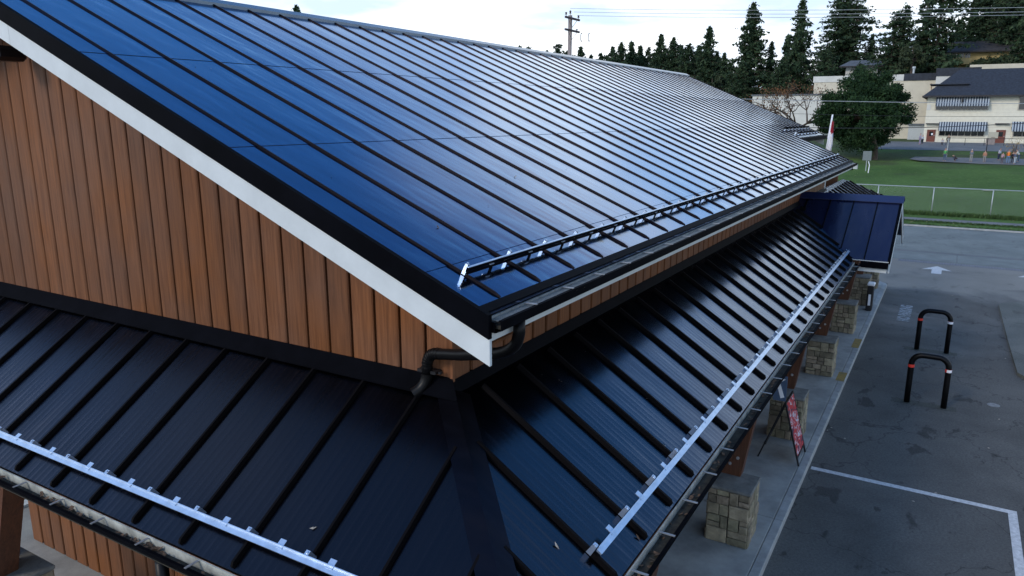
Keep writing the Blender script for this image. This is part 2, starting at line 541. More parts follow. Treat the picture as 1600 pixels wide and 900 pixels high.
def empty(name, loc, label, cat, group=None):
    o = bpy.data.objects.new(name, None)
    COL.objects.link(o)
    o.location = loc
    o.empty_display_size = 0.3
    WLOC[o.name] = Vector(loc)
    return tag(o, label, cat, group)


def link(name, me, parent=None, loc=(0, 0, 0), rot=None):
    """loc is a world position"""
    o = bpy.data.objects.new(name, me)
    COL.objects.link(o)
    loc = Vector(loc)
    WLOC[o.name] = loc
    if parent is not None:
        o.parent = parent
        o.location = loc - WLOC[parent.name]
    else:
        o.location = loc
    if rot:
        o.rotation_euler = rot
    return o


class MB:
    def __init__(s):
        s.v, s.f = [], []

    def poly(s, pts):
        n = len(s.v)
        s.v += [tuple(p) for p in pts]
        s.f.append(tuple(range(n, n+len(pts))))
        return s

    def hexa(s, p):
        """8 points: bottom ring 0-3, top ring 4-7 (counter-clockwise seen from the top)"""
        n = len(s.v)
        s.v += [tuple(q) for q in p]
        for f in ((3, 2, 1, 0), (4, 5, 6, 7), (0, 1, 5, 4), (1, 2, 6, 5), (2, 3, 7, 6), (3, 0, 4, 7)):
            s.f.append(tuple(n+i for i in f))
        return s

    def box(s, x0, x1, y0, y1, z0, z1):
        return s.hexa([(x0, y0, z0), (x1, y0, z0), (x1, y1, z0), (x0, y1, z0),
                       (x0, y0, z1), (x1, y0, z1), (x1, y1, z1), (x0, y1, z1)])

    def bbox(s, x0, x1, y0, y1, z0, z1, b=0.01):
        """box with chamfered edges"""
        n = len(s.v)
        bmm = bmesh.new()
        r = bmesh.ops.create_cube(bmm, size=1.0)
        for q in bmm.verts:
            q.co = Vector((x0+(q.co.x+.5)*(x1-x0), y0+(q.co.y+.5)*(y1-y0), z0+(q.co.z+.5)*(z1-z0)))
        bmesh.ops.bevel(bmm, geom=bmm.edges[:], offset=b, segments=1, affect='EDGES')
        bmm.verts.index_update()
        s.v += [tuple(q.co) for q in bmm.verts]
        s.f += [tuple(n+q.index for q in f.verts) for f in bmm.faces]
        bmm.free()
        return s

    def slab(s, ring, h):
        """extrude planar ring (list of points) by vector h"""
        h = Vector(h)
        n = len(s.v)
        k = len(ring)
        s.v += [tuple(Vector(p)) for p in ring] + [tuple(Vector(p)+h) for p in ring]
        s.f.append(tuple(n+i for i in reversed(range(k))))
        s.f.append(tuple(n+k+i for i in range(k)))
        for i in range(k):
            j = (i+1) % k
            s.f.append((n+i, n+j, n+k+j, n+k+i))
        return s

    def beam(s, a, b, w, h, upv=(0, 0, 1)):
        """box section w (sideways) x h from a to b"""
        a, b, upv = Vector(a), Vector(b), Vector(upv)
        d = (b-a).normalized()
        sd = d.cross(upv).normalized()*(w/2)
        u = sd.cross(d).normalized()*(h/2)
        return s.hexa([a-sd-u, a+sd-u, b+sd-u, b-sd-u, a-sd+u, a+sd+u, b+sd+u, b-sd+u])

    def tube(s, pts, r, n=8, cap=True):
        pts = [Vector(p) for p in pts]
        rs = r if isinstance(r, (list, tuple)) else [r]*len(pts)
        ref = None
        base = len(s.v)
        for i, p in enumerate(pts):
            d = (pts[min(i+1, len(pts)-1)] - pts[max(i-1, 0)]).normalized()
            if ref is None:
                ref = d.orthogonal().normalized()
            ref = (ref - d*ref.dot(d)).normalized()
            o = d.cross(ref)
            for k in range(n):
                a = 2*pi*k/n
                s.v.append(tuple(p + (ref*cos(a)+o*sin(a))*rs[i]))
        for i in range(len(pts)-1):
            for k in range(n):
                a = base+i*n+k
                b_ = base+i*n+(k+1) % n
                s.f.append((a, b_, b_+n, a+n))
        if cap:
            s.f.append(tuple(base+k for k in reversed(range(n))))
            s.f.append(tuple(base+(len(pts)-1)*n+k for k in range(n)))
        return s

    def mesh(s, name, m, origin=(0, 0, 0), smooth=False):
        me = bpy.data.meshes.new(name)
        o = Vector(origin)
        me.from_pydata([(x-o.x, y-o.y, z-o.z) for x, y, z in s.v], [], s.f)
        me.materials.append(m)
        if smooth:
            for p in me.polygons:
                p.use_smooth = True
        me.update()
        return me

    def build(s, name, m, parent=None, origin=None, smooth=False):
        """vertices are world coordinates; origin = where the object's own origin sits"""
        if origin is None:
            origin = WLOC[parent.name] if parent is not None else (0, 0, 0)
        return link(name, s.mesh(name, m, origin, smooth), parent, origin)


def bez(p0, p1, p2, n=6):
    p0, p1, p2 = Vector(p0), Vector(p1), Vector(p2)
    return [p0*(1-t)**2 + p1*2*t*(1-t) + p2*t*t for t in [i/n for i in range(n+1)]]


# ------------------------------------------------------------------ terrain
HX = [(-400, 0), (57, 0), (98, 1.47), (104, 1.95), (112, 2.65), (132, 2.88), (150, 3.0)]


def hgt(x, y=0):
    h = 3.0
    if x <= HX[0][0]:
        h = 0
    else:
        for (a, ha), (b, hb) in zip(HX, HX[1:]):
            if a <= x <= b:
                h = ha+(hb-ha)*(x-a)/(b-a)
                break
    if x > 150:
        t = min(1, (x-150)/30.0)
        t = t*t*(3-2*t)
        s_ = min(1, max(0, (y-8)/55.0))
        s_ = s_*s_*(3-2*s_)
        h = 3.0 + t*(13.5*(1-s_) + 1.0*s_)
    return h


g = MB()
xs = [-400, -200, -60, -20, 40, 57, 70, 85, 98, 104, 112, 120, 132, 150] + [150+3*i for i in range(1, 12)] + [200, 230, 280, 350, 500, 800, 1500]
ys = [-1200, -500, -200, -90, -50] + [-40+6*i for i in range(0, 22)] + [100, 120, 160, 220, 320, 500, 900, 1500]
nx = len(xs)
for y in ys:
    for x in xs:
        g.v.append((x, y, hgt(x, y)-0.02))
for j in range(len(ys)-1):
    for i in range(nx-1):
        a = j*nx+i
        g.f.append((a, a+1, a+1+nx, a+nx))
tag(g.build('ground', m_grass), 'green lawn of the school field rising to the wooded hill', kind='structure')

# car park, road, walks
g = MB()
g.poly([(-60, -60, 0), (36.1, -60, 0), (36.1, 60, 0), (-60, 60, 0)])
tag(g.build('parking_lot', m_lot), 'dark asphalt parking lot beside the building', kind='structure')
g = MB()
g.poly([(39.1, -200, 0.004), (49.1, -200, 0.004), (49.1, 200, 0.004), (39.1, 200, 0.004)])
tag(g.build('road', m_road), 'pale worn road between the lot and the school field', kind='structure')
apr = MB()
apr.poly([(36.1, -200, 0.006), (38.5, -200, 0.006), (38.5, 200, 0.006), (36.1, 200, 0.006)])
o = tag(apr.build('pavement_apron', mat('apron_concrete', (0.15, 0.175, 0.17), 0.75, var=0.2, vscale=0.9, bump=0.2, space='W')), 'concrete pavement crossing at the lot exit', kind='structure')
g = MB()
for k in range(-8, 9):
    g.box(36.1, 38.5, k*3.2-0.9, k*3.2-0.885, 0.0062, 0.0075)
gj = g.build('expansion_joint', m_joint, o)
g = MB()
g.poly([(38.5, -200, 0.005), (39.1, -200, 0.005), (39.1, 200, 0.005), (38.5, 200, 0.005)])
tag(g.build('road_gutter', mat('damp_gutter_concrete', (0.045, 0.055, 0.065), 0.45, var=0.35, vscale=1.2, space='W')), 'damp dark gutter strip along the road', kind='structure')
g = MB()
g.box(49.1, 49.25, -200, 200, -0.02, 0.09)
tag(g.build('kerb', m_kerb), 'low kerb on the far side of the road', kind='structure')
g = MB()
g.poly([(52.2, -200, 0.004), (53.9, -200, 0.004), (53.9, 200, 0.004), (52.2, 200, 0.004)])
tag(g.build('footpath', m_pathm), 'grey footpath in front of the chain link fence', kind='structure')
# tactile strip
g = MB()
g.poly([(35.4, -12, 0.0045), (36.0, -12, 0.0045), (36.0, -1.6, 0.0045), (35.4, -1.6, 0.0045)])
ts = tag(g.build('tactile_paving', m_tact), 'studded warning strip across the lot exit', kind='structure')
g = MB()
for i in range(90):
    for j in range(5):
        y, x = -1.75-i*0.112, 35.46+j*0.12
        g.hexa([(x-.02, y-.02, .0046), (x+.02, y-.02, .0046), (x+.02, y+.02, .0046), (x-.02, y+.02, .0046),
                (x-.012, y-.012, .012), (x+.012, y-.012, .012), (x+.012, y+.012, .012), (x-.012, y+.012, .012)])
tag(g.build('studs', mat('grey_studs', (0.20, 0.22, 0.25), .6), ts), kind='stuff')

# paths on the slope


def strip(name, x0, x1, ya, yb, m, label, dz=0.01, rag=0.0):
    q = MB()
    cuts = sorted(set([x0, x1] + [a for a, _ in HX if x0 < a < x1]))
    ny = 24
    rr = random.Random(3)
    for a, b in zip(cuts, cuts[1:]):
        for j in range(ny):
            u, w = ya+(yb-ya)*j/ny, ya+(yb-ya)*(j+1)/ny
            q.poly([(a, u, hgt(a)+dz), (b, u, hgt(b)+dz), (b, w, hgt(b)+dz), (a, w, hgt(a)+dz)])
    return tag(q.build(name, m), label, kind='structure')


q = MB()   # field path: rounded left end
pts = [(98, -60), (98.2, -14), (98.4, -6), (98.9, 0.3), (100.2, 1.4), (102.5, 0.9), (103.6, -4), (103.9, -14), (104, -60)]
q.poly([(x, y, hgt(x)+0.03 + (0.12 if 98.5 < x < 103.5 else 0.0)) for x, y in pts])
tag(q.build('playground_path', m_pathm), 'grey gravel play area above the lawn', kind='structure')
strip('playground', 110.5, 134.6, -70, 6, m_pathm, 'grey asphalt yard along the front of the school', 0.012)

# lane marks
g = MB()
g.poly([(9.97+0.07, -1.66, .004), (9.97-0.07, -1.66, .004), (9.90, -4.96, .004), (10.04, -4.96, .004)])
g.poly([(10.04, -4.96, .0042), (9.90, -4.96, .0042), (9.90, -5.10, .0042), (10.04, -5.10, .0042)])
g.poly([(9.90, -4.96, .004), (-12, -4.96, .004), (-12, -5.10, .004), (9.90, -5.10, .004)])
tag(g.build('stall_line', m_white), 'white L shaped parking stall line painted on the asphalt', kind='structure')
for (yc, xt) in ((-3.3, 34.8), (-7.0, 34.9)):
    g = MB()
    g.poly([(xt-2.0, yc-.2, .004), (xt-2.0, yc+.2, .004), (xt-.95, yc+.2, .004), (xt-.95, yc-.2, .004)][::-1])
    g.poly([(xt, yc, .0041), (xt-1.05, yc-.6, .0041), (xt-.95, yc-.2, .0041), (xt-.95, yc+.2, .0041), (xt-1.05, yc+.6, .0041)][::-1])
    tag(g.build('arrow_marking', m_white), 'white painted exit arrow ' + ('nearer the building' if yc > -4 else 'at the right edge of the lane'), kind='structure')


def textmesh(txt, size):
    cu = bpy.data.curves.new('t', 'FONT')
    cu.body = txt
    cu.size = size
    cu.offset = 0.045*size
    ob = bpy.data.objects.new('t', cu)
    COL.objects.link(ob)
    dg = bpy.context.evaluated_depsgraph_get()
    me = bpy.data.meshes.new_from_object(ob.evaluated_get(dg))
    bpy.data.objects.remove(ob)
    return me


me = textmesh('NO PARKING', 0.52)
xs_ = [v.co.x for v in me.vertices]
for v in me.vertices:
    v.co = Vector((v.co.x*2.5/(max(xs_)-min(xs_)), v.co.y*1.0, 0))
me.materials.clear()
me.materials.append(m_faint)
o = link('painted_lettering', me, None, (23.2, -2.70, 0.004))
tag(o, 'faded white NO PARKING lettering painted along the lane', kind='structure')

# raised island at right
g = MB()
ring = [(27.6, -5.55), (27.2, -5.45), (22, -5.5), (18.6, -5.56), (18.2, -5.75), (17.9, -6.6), (17.9, -14), (28.5, -14), (28.5, -6.6)]
g.slab([(x, y, -0.02) for x, y in ring[::-1]][::-1], (0, 0, 0.11))
tag(g.build('traffic_island', m_isl), 'low raised asphalt island at the right of the lane', kind='structure')
# patched ground under hoops
for x in (14.92, 19.84):
    g = MB()
    g.poly([(x-.16, -4.15, .004), (x+.16, -4.15, .004), (x+.16, -2.75, .004), (x-.16, -2.75, .004)][::1])
    tag(g.build('asphalt_patch', m_patch), 'trench patch in the asphalt below the %s hoop barrier' % ('nearer' if x < 16 else 'farther'), kind='structure')
g = MB()
g.tube([(15.75, -4.93, 0.001), (15.75, -4.93, 0.006)], 0.14, 14)
tag(g.build('drain_cover', mat('worn_cast_cover', (0.20, 0.21, 0.21), .7, var=.3, vscale=12)), 'small round pale utility cover set in the lane', 'drain cover')

# building-side sidewalk, in slabs
walk = empty('sidewalk', (0, -1.6, 0), 'raised concrete sidewalk under the eaves along the building', None)
walk['kind'] = 'structure'
jx = [-3, 1.2, 4.3, 7.35, 10.4, 13.45, 16.5, 19.55, 22.6, 25.6, 29.4]
for a, b in zip(jx, jx[1:]):
    g = MB()
    if b < 29:
        g.bbox(a+.008, b-.008, -1.46, 0.0, -.05, .14, .006)
    else:
        g.slab([(a+.008, 0, -.05), (a+.008, -1.46, -.05), (28.6, -1.46, -.05), (29.3, -1.0, -.05), (29.4, 0, -.05)], (0, 0, .19))
    g.build('slab', m_walk, walk, (a, -1.46, 0))
    g = MB()
    if b < 29:
        g.bbox(a+.005, b-.005, -1.62, -1.466, -.05, .137, .012)
    else:
        g.slab([(a+.005, -1.466, -.05), (a+.005, -1.62, -.05), (28.7, -1.62, -.05), (29.45, -1.1, -.05), (29.34, -1.0, -.05), (28.62, -1.466, -.05)], (0, 0, .187))
    g.build('kerbstone', m_kerb, walk, (a, -1.6, 0))
g = MB()
g.box(-3, 29.2, -1.6, -.05, -.04, .06)
g.build('base', m_joint, walk)
for x, l in ((19.3, .75), (15.8, .55)):
    g = MB()
    g.poly([(x-l, -1.605, .1415), (x+l*.4, -1.605, .1415), (x+l*.4, -1.40, .1415), (x-l, -1.40, .1415)])
    tag(g.build('kerb_paint_patch', m_yellow), 'worn yellow paint patch on the kerb, %s one' % ('farther' if x > 17 else 'nearer'), kind='structure')

# upper terrace on the gable side
g = MB()
g.box(-4.2, 8, 0.9, 8.6, -.2, .82)
tag(g.build('terrace_slab', m_walk), 'pale concrete terrace below the gable wall', kind='structure')
g = MB()
g.box(-6, 12, 8.6, 8.78, -.2, .86)
tag(g.build('terrace_kerb', m_fascia), 'white edging strip beside the terrace', kind='structure')
g = MB()
g.box(-14, 30, 8.78, 40, -.2, .80)
tag(g.build('upper_lot', m_lot), 'dark asphalt beyond the terrace', kind='structure')

# ------------------------------------------------------------------ the store building
G, E, ZC, TH, YR, LR, LE = 0.7286, 0.8354, 5.5273, 0.4, 6.0715, 24.75, 19.9
T = math.tan(TH)
ZJ, ZL, D = 4.64, 3.57, 1.675
S = (ZJ-ZL)/D
Y2 = 0.78            # eave line of the set-back far part


def zr(y):
    return ZC+(y+E)*T


B = empty('store_building', (0, 0, 0), 'single storey building with dark standing seam metal roofs, cedar planks and white fascia', 'building')
nrm = Vector((0, -sin(TH), cos(TH)))
sl = Vector((0, cos(TH), sin(TH)))

# upper roof panels
PX0, PS = -0.395, 0.61
edges = [-G+0.004] + [PX0+PS*i for i in range(0, 43)]
edges = [e for e in edges if e < LR-0.1] + [LR]
laps = [-0.27, 1.70, 3.66]
roofp = MB()
roofp.box(-G+.03, LE, -E+.12, -E+.14, 5.44, 5.50)
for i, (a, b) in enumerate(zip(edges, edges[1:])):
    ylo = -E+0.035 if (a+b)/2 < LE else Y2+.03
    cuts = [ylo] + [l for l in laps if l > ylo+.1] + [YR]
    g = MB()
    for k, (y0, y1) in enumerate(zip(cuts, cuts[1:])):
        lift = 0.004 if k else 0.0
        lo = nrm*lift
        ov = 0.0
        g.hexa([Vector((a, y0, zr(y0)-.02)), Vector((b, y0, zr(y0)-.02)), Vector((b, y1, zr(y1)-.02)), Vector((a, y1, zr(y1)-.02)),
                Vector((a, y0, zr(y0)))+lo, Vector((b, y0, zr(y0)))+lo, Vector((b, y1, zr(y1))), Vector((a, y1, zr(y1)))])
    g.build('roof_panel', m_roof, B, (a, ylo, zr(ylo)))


def rib_mesh(name, p0, p1, n, w0=0.022, w1=0.012, h=0.020, nose=0.09, m=m_rib):
    """standing seam from p0 (low end) to p1, n = roof normal; local origin at p0"""
    d = (p1-p0).normalized()
    sd = d.cross(n).normalized()
    q = MB()
    st = [(0.0, 0.45), (nose*.6, 1.0), ((p1-p0).length, 1.0)]
    for t, hh in st:
        c = d*t
        for sx, hz_ in ((-w0/2, -.006), (-w1/2, h*hh), (w1/2, h*hh), (w0/2, -.006)):
            q.v.append(tuple(c+sd*sx+n*hz_))
    for i in range(len(st)-1):
        for k in range(3):
            a = i*4+k
            q.f.append((a, a+1, a+5, a+4))
    q.f.append((0, 1, 2, 3))
    e = (len(st)-1)*4
    q.f.append((e+3, e+2, e+1, e))
    return q.mesh(name, m)


p0 = Vector((0, -E+.12, zr(-E+.12)))
p1 = Vector((0, YR-.02, zr(YR-.02)))
rm = rib_mesh('seam', p0, p1, nrm, m=m_ribu)
q0 = Vector((0, Y2+.12, zr(Y2+.12)))
rm2 = rib_mesh('seam', q0, p1, nrm, m=m_ribu)
for x in edges[1:-1]:
    if x < LE-.05:
        link('seam', rm, B, (x, p0.y, p0.z))
    else:
        link('seam', rm2, B, (x, q0.y, q0.z))
# ridge cap (sky reflection put into its paler blue base colour)
g = MB()
for sgn in (-1, 1):
    a = Vector((0, YR, zr(YR)+.055))
    b = Vector((0, YR+sgn*.15, zr(YR-.15)+.045))
    for (u, w) in ((a, b),):
        g.hexa([(-G, u.y, u.z-.02), (LR, u.y, u.z-.02), (LR, w.y, w.z-.02), (-G, w.y, w.z-.02),
                (-G, u.y, u.z), (LR, u.y, u.z), (LR, w.y, w.z), (-G, w.y, w.z)][::1] if sgn > 0 else
               [(-G, w.y, w.z-.02), (LR, w.y, w.z-.02), (LR, u.y, u.z-.02), (-G, u.y, u.z-.02),
                (-G, w.y, w.z), (LR, w.y, w.z), (LR, u.y, u.z), (-G, u.y, u.z)])
g.box(-G, LR, YR-.151, YR-.146, zr(YR-.15)-.0, zr(YR-.15)+.035)
g.build('ridge_cap', mat('ridge_cap_metal', (0.10, 0.14, 0.19), 0.22, 0.5, var=0.1), B)
# rear slope
g = MB()
yb = 2*YR+E
g.hexa([(-G, YR, zr(YR)-.02), (LR, YR, zr(YR)-.02), (LR, yb, ZC-.02), (-G, yb, ZC-.02), (-G, YR, zr(YR)), (LR, YR, zr(YR)), (LR, yb, ZC), (-G, yb, ZC)])
g.build('rear_slope', m_roof, B)
# rake trim: black band and white board, both slopes, both ends
for (xo, sgn) in ((-G, -1), (LR, 1)):
    for rear in (False, True):
        ylow = -E if (xo < 0 or rear) else Y2

        def P(y, z, x):
            return Vector((x, 2*YR-y if rear else y, z))
        x1, x2 = (xo-.012, xo+.03) if sgn < 0 else (xo-.03, xo+.012)
        g = MB()
        g.slab([P(ylow, zr(ylow)+.012, x1), P(YR, zr(YR)+.012, x1), P(YR, zr(YR)-.16, x1), P(ylow, zr(ylow)-.16, x1)], (x2-x1, 0, 0))
        # hem lying on the sheets
        g.build('rake_trim', m_trim, B)
        x1, x2 = (xo-.0, xo+.028) if sgn < 0 else (xo-.028, xo)
        nb = 1 if (rear or xo > 0) else 2
        cutsy = [ylow, 4.75, YR] if nb == 2 else [ylow, YR]
        for a, b in zip(cutsy, cutsy[1:]):
            g = MB()
            b_ = b-.003 if b < YR else b
            g.slab([P(a, zr(a)-.161, x1), P(b_, zr(b_)-.161, x1), P(b_, zr(b_)-.355, x1), P(a, zr(a)-.355, x1)], (x2-x1, 0, 0))
            g.build('fascia_board', m_fascia, B, P(a, zr(a), xo))
# sloped soffit below the gable overhang
g = MB()
for rear in (0, 1):
    f = (lambda y: 2*YR-y) if rear else (lambda y: y)
    g.slab([(-G+.03, f(-.75), zr(-.75)-.30), (0.0, f(-.75), zr(-.75)-.30), (0.0, YR, zr(YR)-.30), (-G+.03, YR, zr(YR)-.30)], (0, 0, .02))
g.build('gable_soffit', m_wood, B)
# eave: fascia, soffit, drip strip, gutter, guard
g = MB()
g.box(-G+.031, LE, -.795, -.775, 5.325, 5.50)
g.build('eave_fascia', m_fascia, B)
g = MB()
g.box(0.002, LE, -.773, 0.0, 5.335, 5.35)
g.build('eave_soffit', m_trim, B)
g = MB()
dy0, dy1 = -E+.035, -E+.105
g.hexa([(-G+.02, dy0, zr(dy0)+.001), (LE, dy0, zr(dy0)+.001), (LE, dy1, zr(dy1)+.001), (-G+.02, dy1, zr(dy1)+.001),
        (-G+.02, dy0, zr(dy0)+.009), (LE, dy0, zr(dy0)+.009), (LE, dy1, zr(dy1)+.009), (-G+.02, dy1, zr(dy1)+.009)])
g.build('drip_edge', m_trim, B)


def gutter(name, ax, s0, s1, inner, outer, ztop, depth, parent, m_out, m_in, hang, hstep, hoff, m_hang, hz_=0.0, lip=.028):
    """box gutter running along axis ax (0=x, 1=y); inner/outer are cross coordinates"""
    def bx(q, c0, c1, z0, z1, t0=s0, t1=s1):
        lo, hi = min(c0, c1), max(c0, c1)
        if ax == 0:
            q.box(t0, t1, lo, hi, z0, z1)
        else:
            q.box(lo, hi, t0, t1, z0, z1)
    w = .012 if outer > inner else -.012
    q = MB()
    bx(q, outer, outer-w, ztop-lip, ztop)
    bx(q, outer-w, outer-2.5*w, ztop-.012, ztop-.002)
    oi, ob = outer-w, outer+(inner-outer)*.45
    prof = [(outer, ztop-lip-.0005), (oi, ztop-lip-.0005), (ob+w*.3, ztop-depth+.010), (inner, ztop-depth+.010), (inner, ztop-depth), (ob, ztop-depth)]
    if ax == 0:
        q.slab([(s0, c_, z_) for c_, z_ in prof], (s1-s0, 0, 0))
    else:
        q.slab([(c_, s0, z_) for c_, z_ in prof], (0, s1-s0, 0))
    mid_ = outer+(inner-outer)*.5
    bx(q, mid_, inner, ztop-depth+.0105, ztop-.02, s0, s0+.01)
    bx(q, mid_, inner, ztop-depth+.0105, ztop-.02, s1-.01, s1)
    gu = q.build(name, m_out, parent)
    q = MB()
    bx(q, inner, inner+w*1.0, ztop-depth+.009, ztop+.01)
    q.build('back_board', m_in, gu)
    n = int((s1-s0-hoff)/hstep)
    q = MB()
    if ax == 0:
        q.box(-.011, .011, min(inner, outer)+.004, max(inner, outer)-.004, -.003, .003)
    else:
        q.box(min(inner, outer)+.004, max(inner, outer)-.004, -.011, .011, -.003, .003)
    hm = q.mesh('hanger', m_hang)
    for k in range(n+1):
        t = s0+hoff+k*hstep
        link('hanger', hm, gu, (t, 0, ztop+hz_) if ax == 0 else (0, t, ztop+hz_))
    return gu


ug = gutter('upper_gutter', 0, -G+.035, LE+.02, -.797, -.915, 5.50, .095, B, m_trim, m_mesh, True, .61, .5, m_alud, .008, lip=.07)
# leaf guard mesh in the upper gutter: fine wires
q = MB()
x = -G+.05
rr = random.Random(5)
while x < LE:
    q.box(x, x+.004, -.905, -.812, 5.486+rr.random()*.004, 5.494)
    x += .022
for y in (-.90, -.885, -.87, -.855, -.84, -.825):
    q.box(-G+.05, LE, y, y+.0035, 5.490, 5.4945)
tag(q.build('leaf_guard', m_mesh, ug), kind='stuff')
q = MB()
q.box(-G+.06, LE, -.902, -.812, 5.43, 5.456)
tag(q.build('leaf_litter', m_moss, ug), kind='stuff')
q = MB()
for k in range(260):
    x = -G+.1+rr.random()**1.3*19
    y = -.81-.09*rr.random()
    z = 5.455+rr.random()*.035
    a = rr.random()*6
    d = Vector((cos(a), sin(a), rr.uniform(-.5, .5)))*rr.uniform(.01, .03)
    e = Vector((-sin(a), cos(a), .3))*rr.uniform(.005, .016)
    c = Vector((x, y, z))
    q.poly([c-d-e, c+d-e, c+d+e, c-d+e])
tag(q.build('dead_leaves', m_debris, ug), kind='stuff')

# far set-back eave
g = MB()
g.box(LE+.002, LR, Y2-.10, Y2+.03, zr(Y2)-.13, zr(Y2)-.012)
g.build('far_gutter', m_trim, B)
g = MB()
g.box(LE, LE+.028, -E+.03, Y2, zr(-E)-.25, zr(-E)-.02)
g.slab([(LE, -E+.03, zr(-E)-.19), (LE, YR*.4, zr(YR*.4)-.19), (LE, YR*.4, zr(YR*.4)-.012), (LE, -E+.03, zr(-E)-.012)], (.028, 0, 0))
g.build('far_rake_board', m_trim, B)

# snow rails


def snow_rail(name, ax, s0, s1, base, n, d, seams, mids, m_bar, m_clamp, bar_w, bar_h, lift, mid_len=.05, label=None):
    """rail along axis ax; base(t) = point on the sheet; n = roof normal; d = down-slope unit vector"""
    a, b = base(s0)+n*lift, base(s1)+n*lift
    q = MB()
    o1 = d*(bar_w/2)
    q.hexa([a-o1, b-o1, b+o1, a+o1, a-o1+n*bar_h*.35, b-o1+n*bar_h*.35, b+o1+n*bar_h*.35, a+o1+n*bar_h*.35])
    # upstand flange
    f = d*.006
    q.hexa([a-o1-f+n*bar_h*.355, b-o1-f+n*bar_h*.355, b-o1+n*bar_h*.355, a-o1+n*bar_h*.355,
            a-o1-f+n*bar_h, b-o1-f+n*bar_h, b-o1+n*bar_h, a-o1+n*bar_h])
    rail = q.build(name, m_bar, B, a)
    if bar_w < .015:
        q = MB()
        c1, c2_ = n*(bar_h+.001), n*(bar_h+.006)
        w2 = d*.011
        q.hexa([a-w2+c1, b-w2+c1, b+w2*.3+c1, a+w2*.3+c1, a-w2+c2_, b-w2+c2_, b+w2*.3+c2_, a+w2*.3+c2_])
        q.build('rail_cap', m_clamp, rail)
    ex = Vector((1, 0, 0)) if ax == 0 else Vector((0, 1, 0))
    # clamp: block straddling the seam on the up-slope side, with a bolt
    q = MB()
    c = -d*(bar_w/2+.03)
    hx, hd = (ex*.024, d*.022) if bar_w > .015 else (ex*.015, d*.016)
    z0, z1 = n*.006, n*(lift+bar_h*(.5 if bar_w > .015 else 1.12))
    q.hexa([c-hx-hd+z0, c+hx-hd+z0, c+hx+hd+z0, c-hx+hd+z0, c-hx*.8-hd*.8+z1, c+hx*.8-hd*.8+z1, c+hx*.8+hd*.8+z1, c-hx*.8+hd*.8+z1])
    q.tube([c+z1-n*.003, c+z1+n*.010], .010, 6)
    cm = q.mesh('seam_clamp', m_clamp)
    for t in seams:
        link('seam_clamp', cm, rail, base(t))
    # tab: bent plate hooked over the bar from above
    q = MB()
    c = -d*(bar_w/2+mid_len/2)
    hx, hd = ex*.03, d*(mid_len/2)
    z0, z1 = n*(lift+bar_h*.36), n*(lift+bar_h*.50)
    q.hexa([c-hx-hd+z0, c+hx-hd+z0, c+hx+hd*1.6+z0, c-hx+hd*1.6+z0, c-hx-hd+z1, c+hx-hd+z1, c+hx+hd*1.6+z1, c-hx+hd*1.6+z1])
    tm_ = q
    q = MB()
    c2 = d*(bar_w*.2)
    hx2, hd2 = ex*.016, d*.006
    z0, z1 = n*.002, n*(lift-.002)
    q.hexa([c2-hx2-hd2+z0, c2+hx2-hd2+z0, c2+hx2+hd2+z0, c2-hx2+hd2+z0, c2-hx2-hd2+z1, c2+hx2-hd2+z1, c2+hx2+hd2+z1, c2-hx2+hd2+z1])
    tm, lm = tm_.mesh('rail_tab', m_clamp), q.mesh('rail_leg', m_trim)
    for t in mids:
        link('rail_tab', tm, rail, base(t))
        link('rail_leg', lm, rail, base(t))
    return rail


yr1 = -E+.40
dn = -sl


def ubase(t):
    return Vector((t, yr1, zr(yr1)))


su = [e for e in edges[1:-1] if e < LE-.2]
snow_rail('upper_snow_rail', 0, PX0-.04, su[-1]+.1, ubase, nrm, dn, su, [e+PS*.5 for e in su[:-1]], m_trim, m_alu, .012, .056, .030, .03)


def ubase2(t):
    return Vector((t, 1.30, zr(1.30)))


su2 = [e for e in edges[1:-1] if e > LE+.05]
snow_rail('far_snow_rail', 0, LE-.1, LR-.3, ubase2, nrm, dn, su2, [e+PS*.5 for e in su2[:-1]], m_trim, m_alu, .02, .06, .05)


def ubase3(t):
    return Vector((t, .98, zr(.98)))


snow_rail('far_rail_reflection', 0, LE+.6, LR-.1, ubase3, nrm, dn, su2, [], m_trim, m_alu, .02, .05, .04)  # solid second rail imitating the reflection of the far rail's brackets

# gable wall planks
PW = 0.278
NPL = int(2*YR/PW)


def ztop_g(y):
    yy = y if y < YR else 2*YR-y
    return zr(yy)-.30


g = MB()
g.slab([(0.035, 0.03, ZJ-.1), (0.035, 2*YR, ZJ-.1), (0.035, 2*YR, ztop_g(0)), (0.035, YR, ztop_g(YR)), (0.035, .03, ztop_g(.03))], (.1, 0, 0))
g.build('gable_backing', m_groove, B)
for i in range(NPL+1):
    a, b = i*PW+.012, min((i+1)*PW-.018, 2*YR)
    if b-a < .05:
        continue
    j = R.uniform(-.004, .004)
    g = MB()
    zt = [ztop_g(a), ztop_g(b)]
    pr = [(.034, a), (.010, a), (.001, a+.010), (-.004, a+.03), (-.004, b-.012), (.006, b), (.034, b)]
    g.v = [(px_, py_, ZJ+.062+j-(.018 if py_ < a+.015 else 0)-.012*(1-(py_-a)/(b-a))) for px_, py_ in pr] + [(px_, py_, ztop_g(py_)) for px_, py_ in pr]
    g.f = [tuple(range(7)), tuple(range(13, 6, -1))] + [(k, k+7, (k+1) % 7+7, (k+1) % 7) for k in range(7)]
    g.build('plank', m_wood, B, (0, a, ZJ))
# corner board
g = MB()
g.box(-.018, .012, -.02, .011, ZJ+.03, 5.26)
g.build('corner_post', m_wood, B)
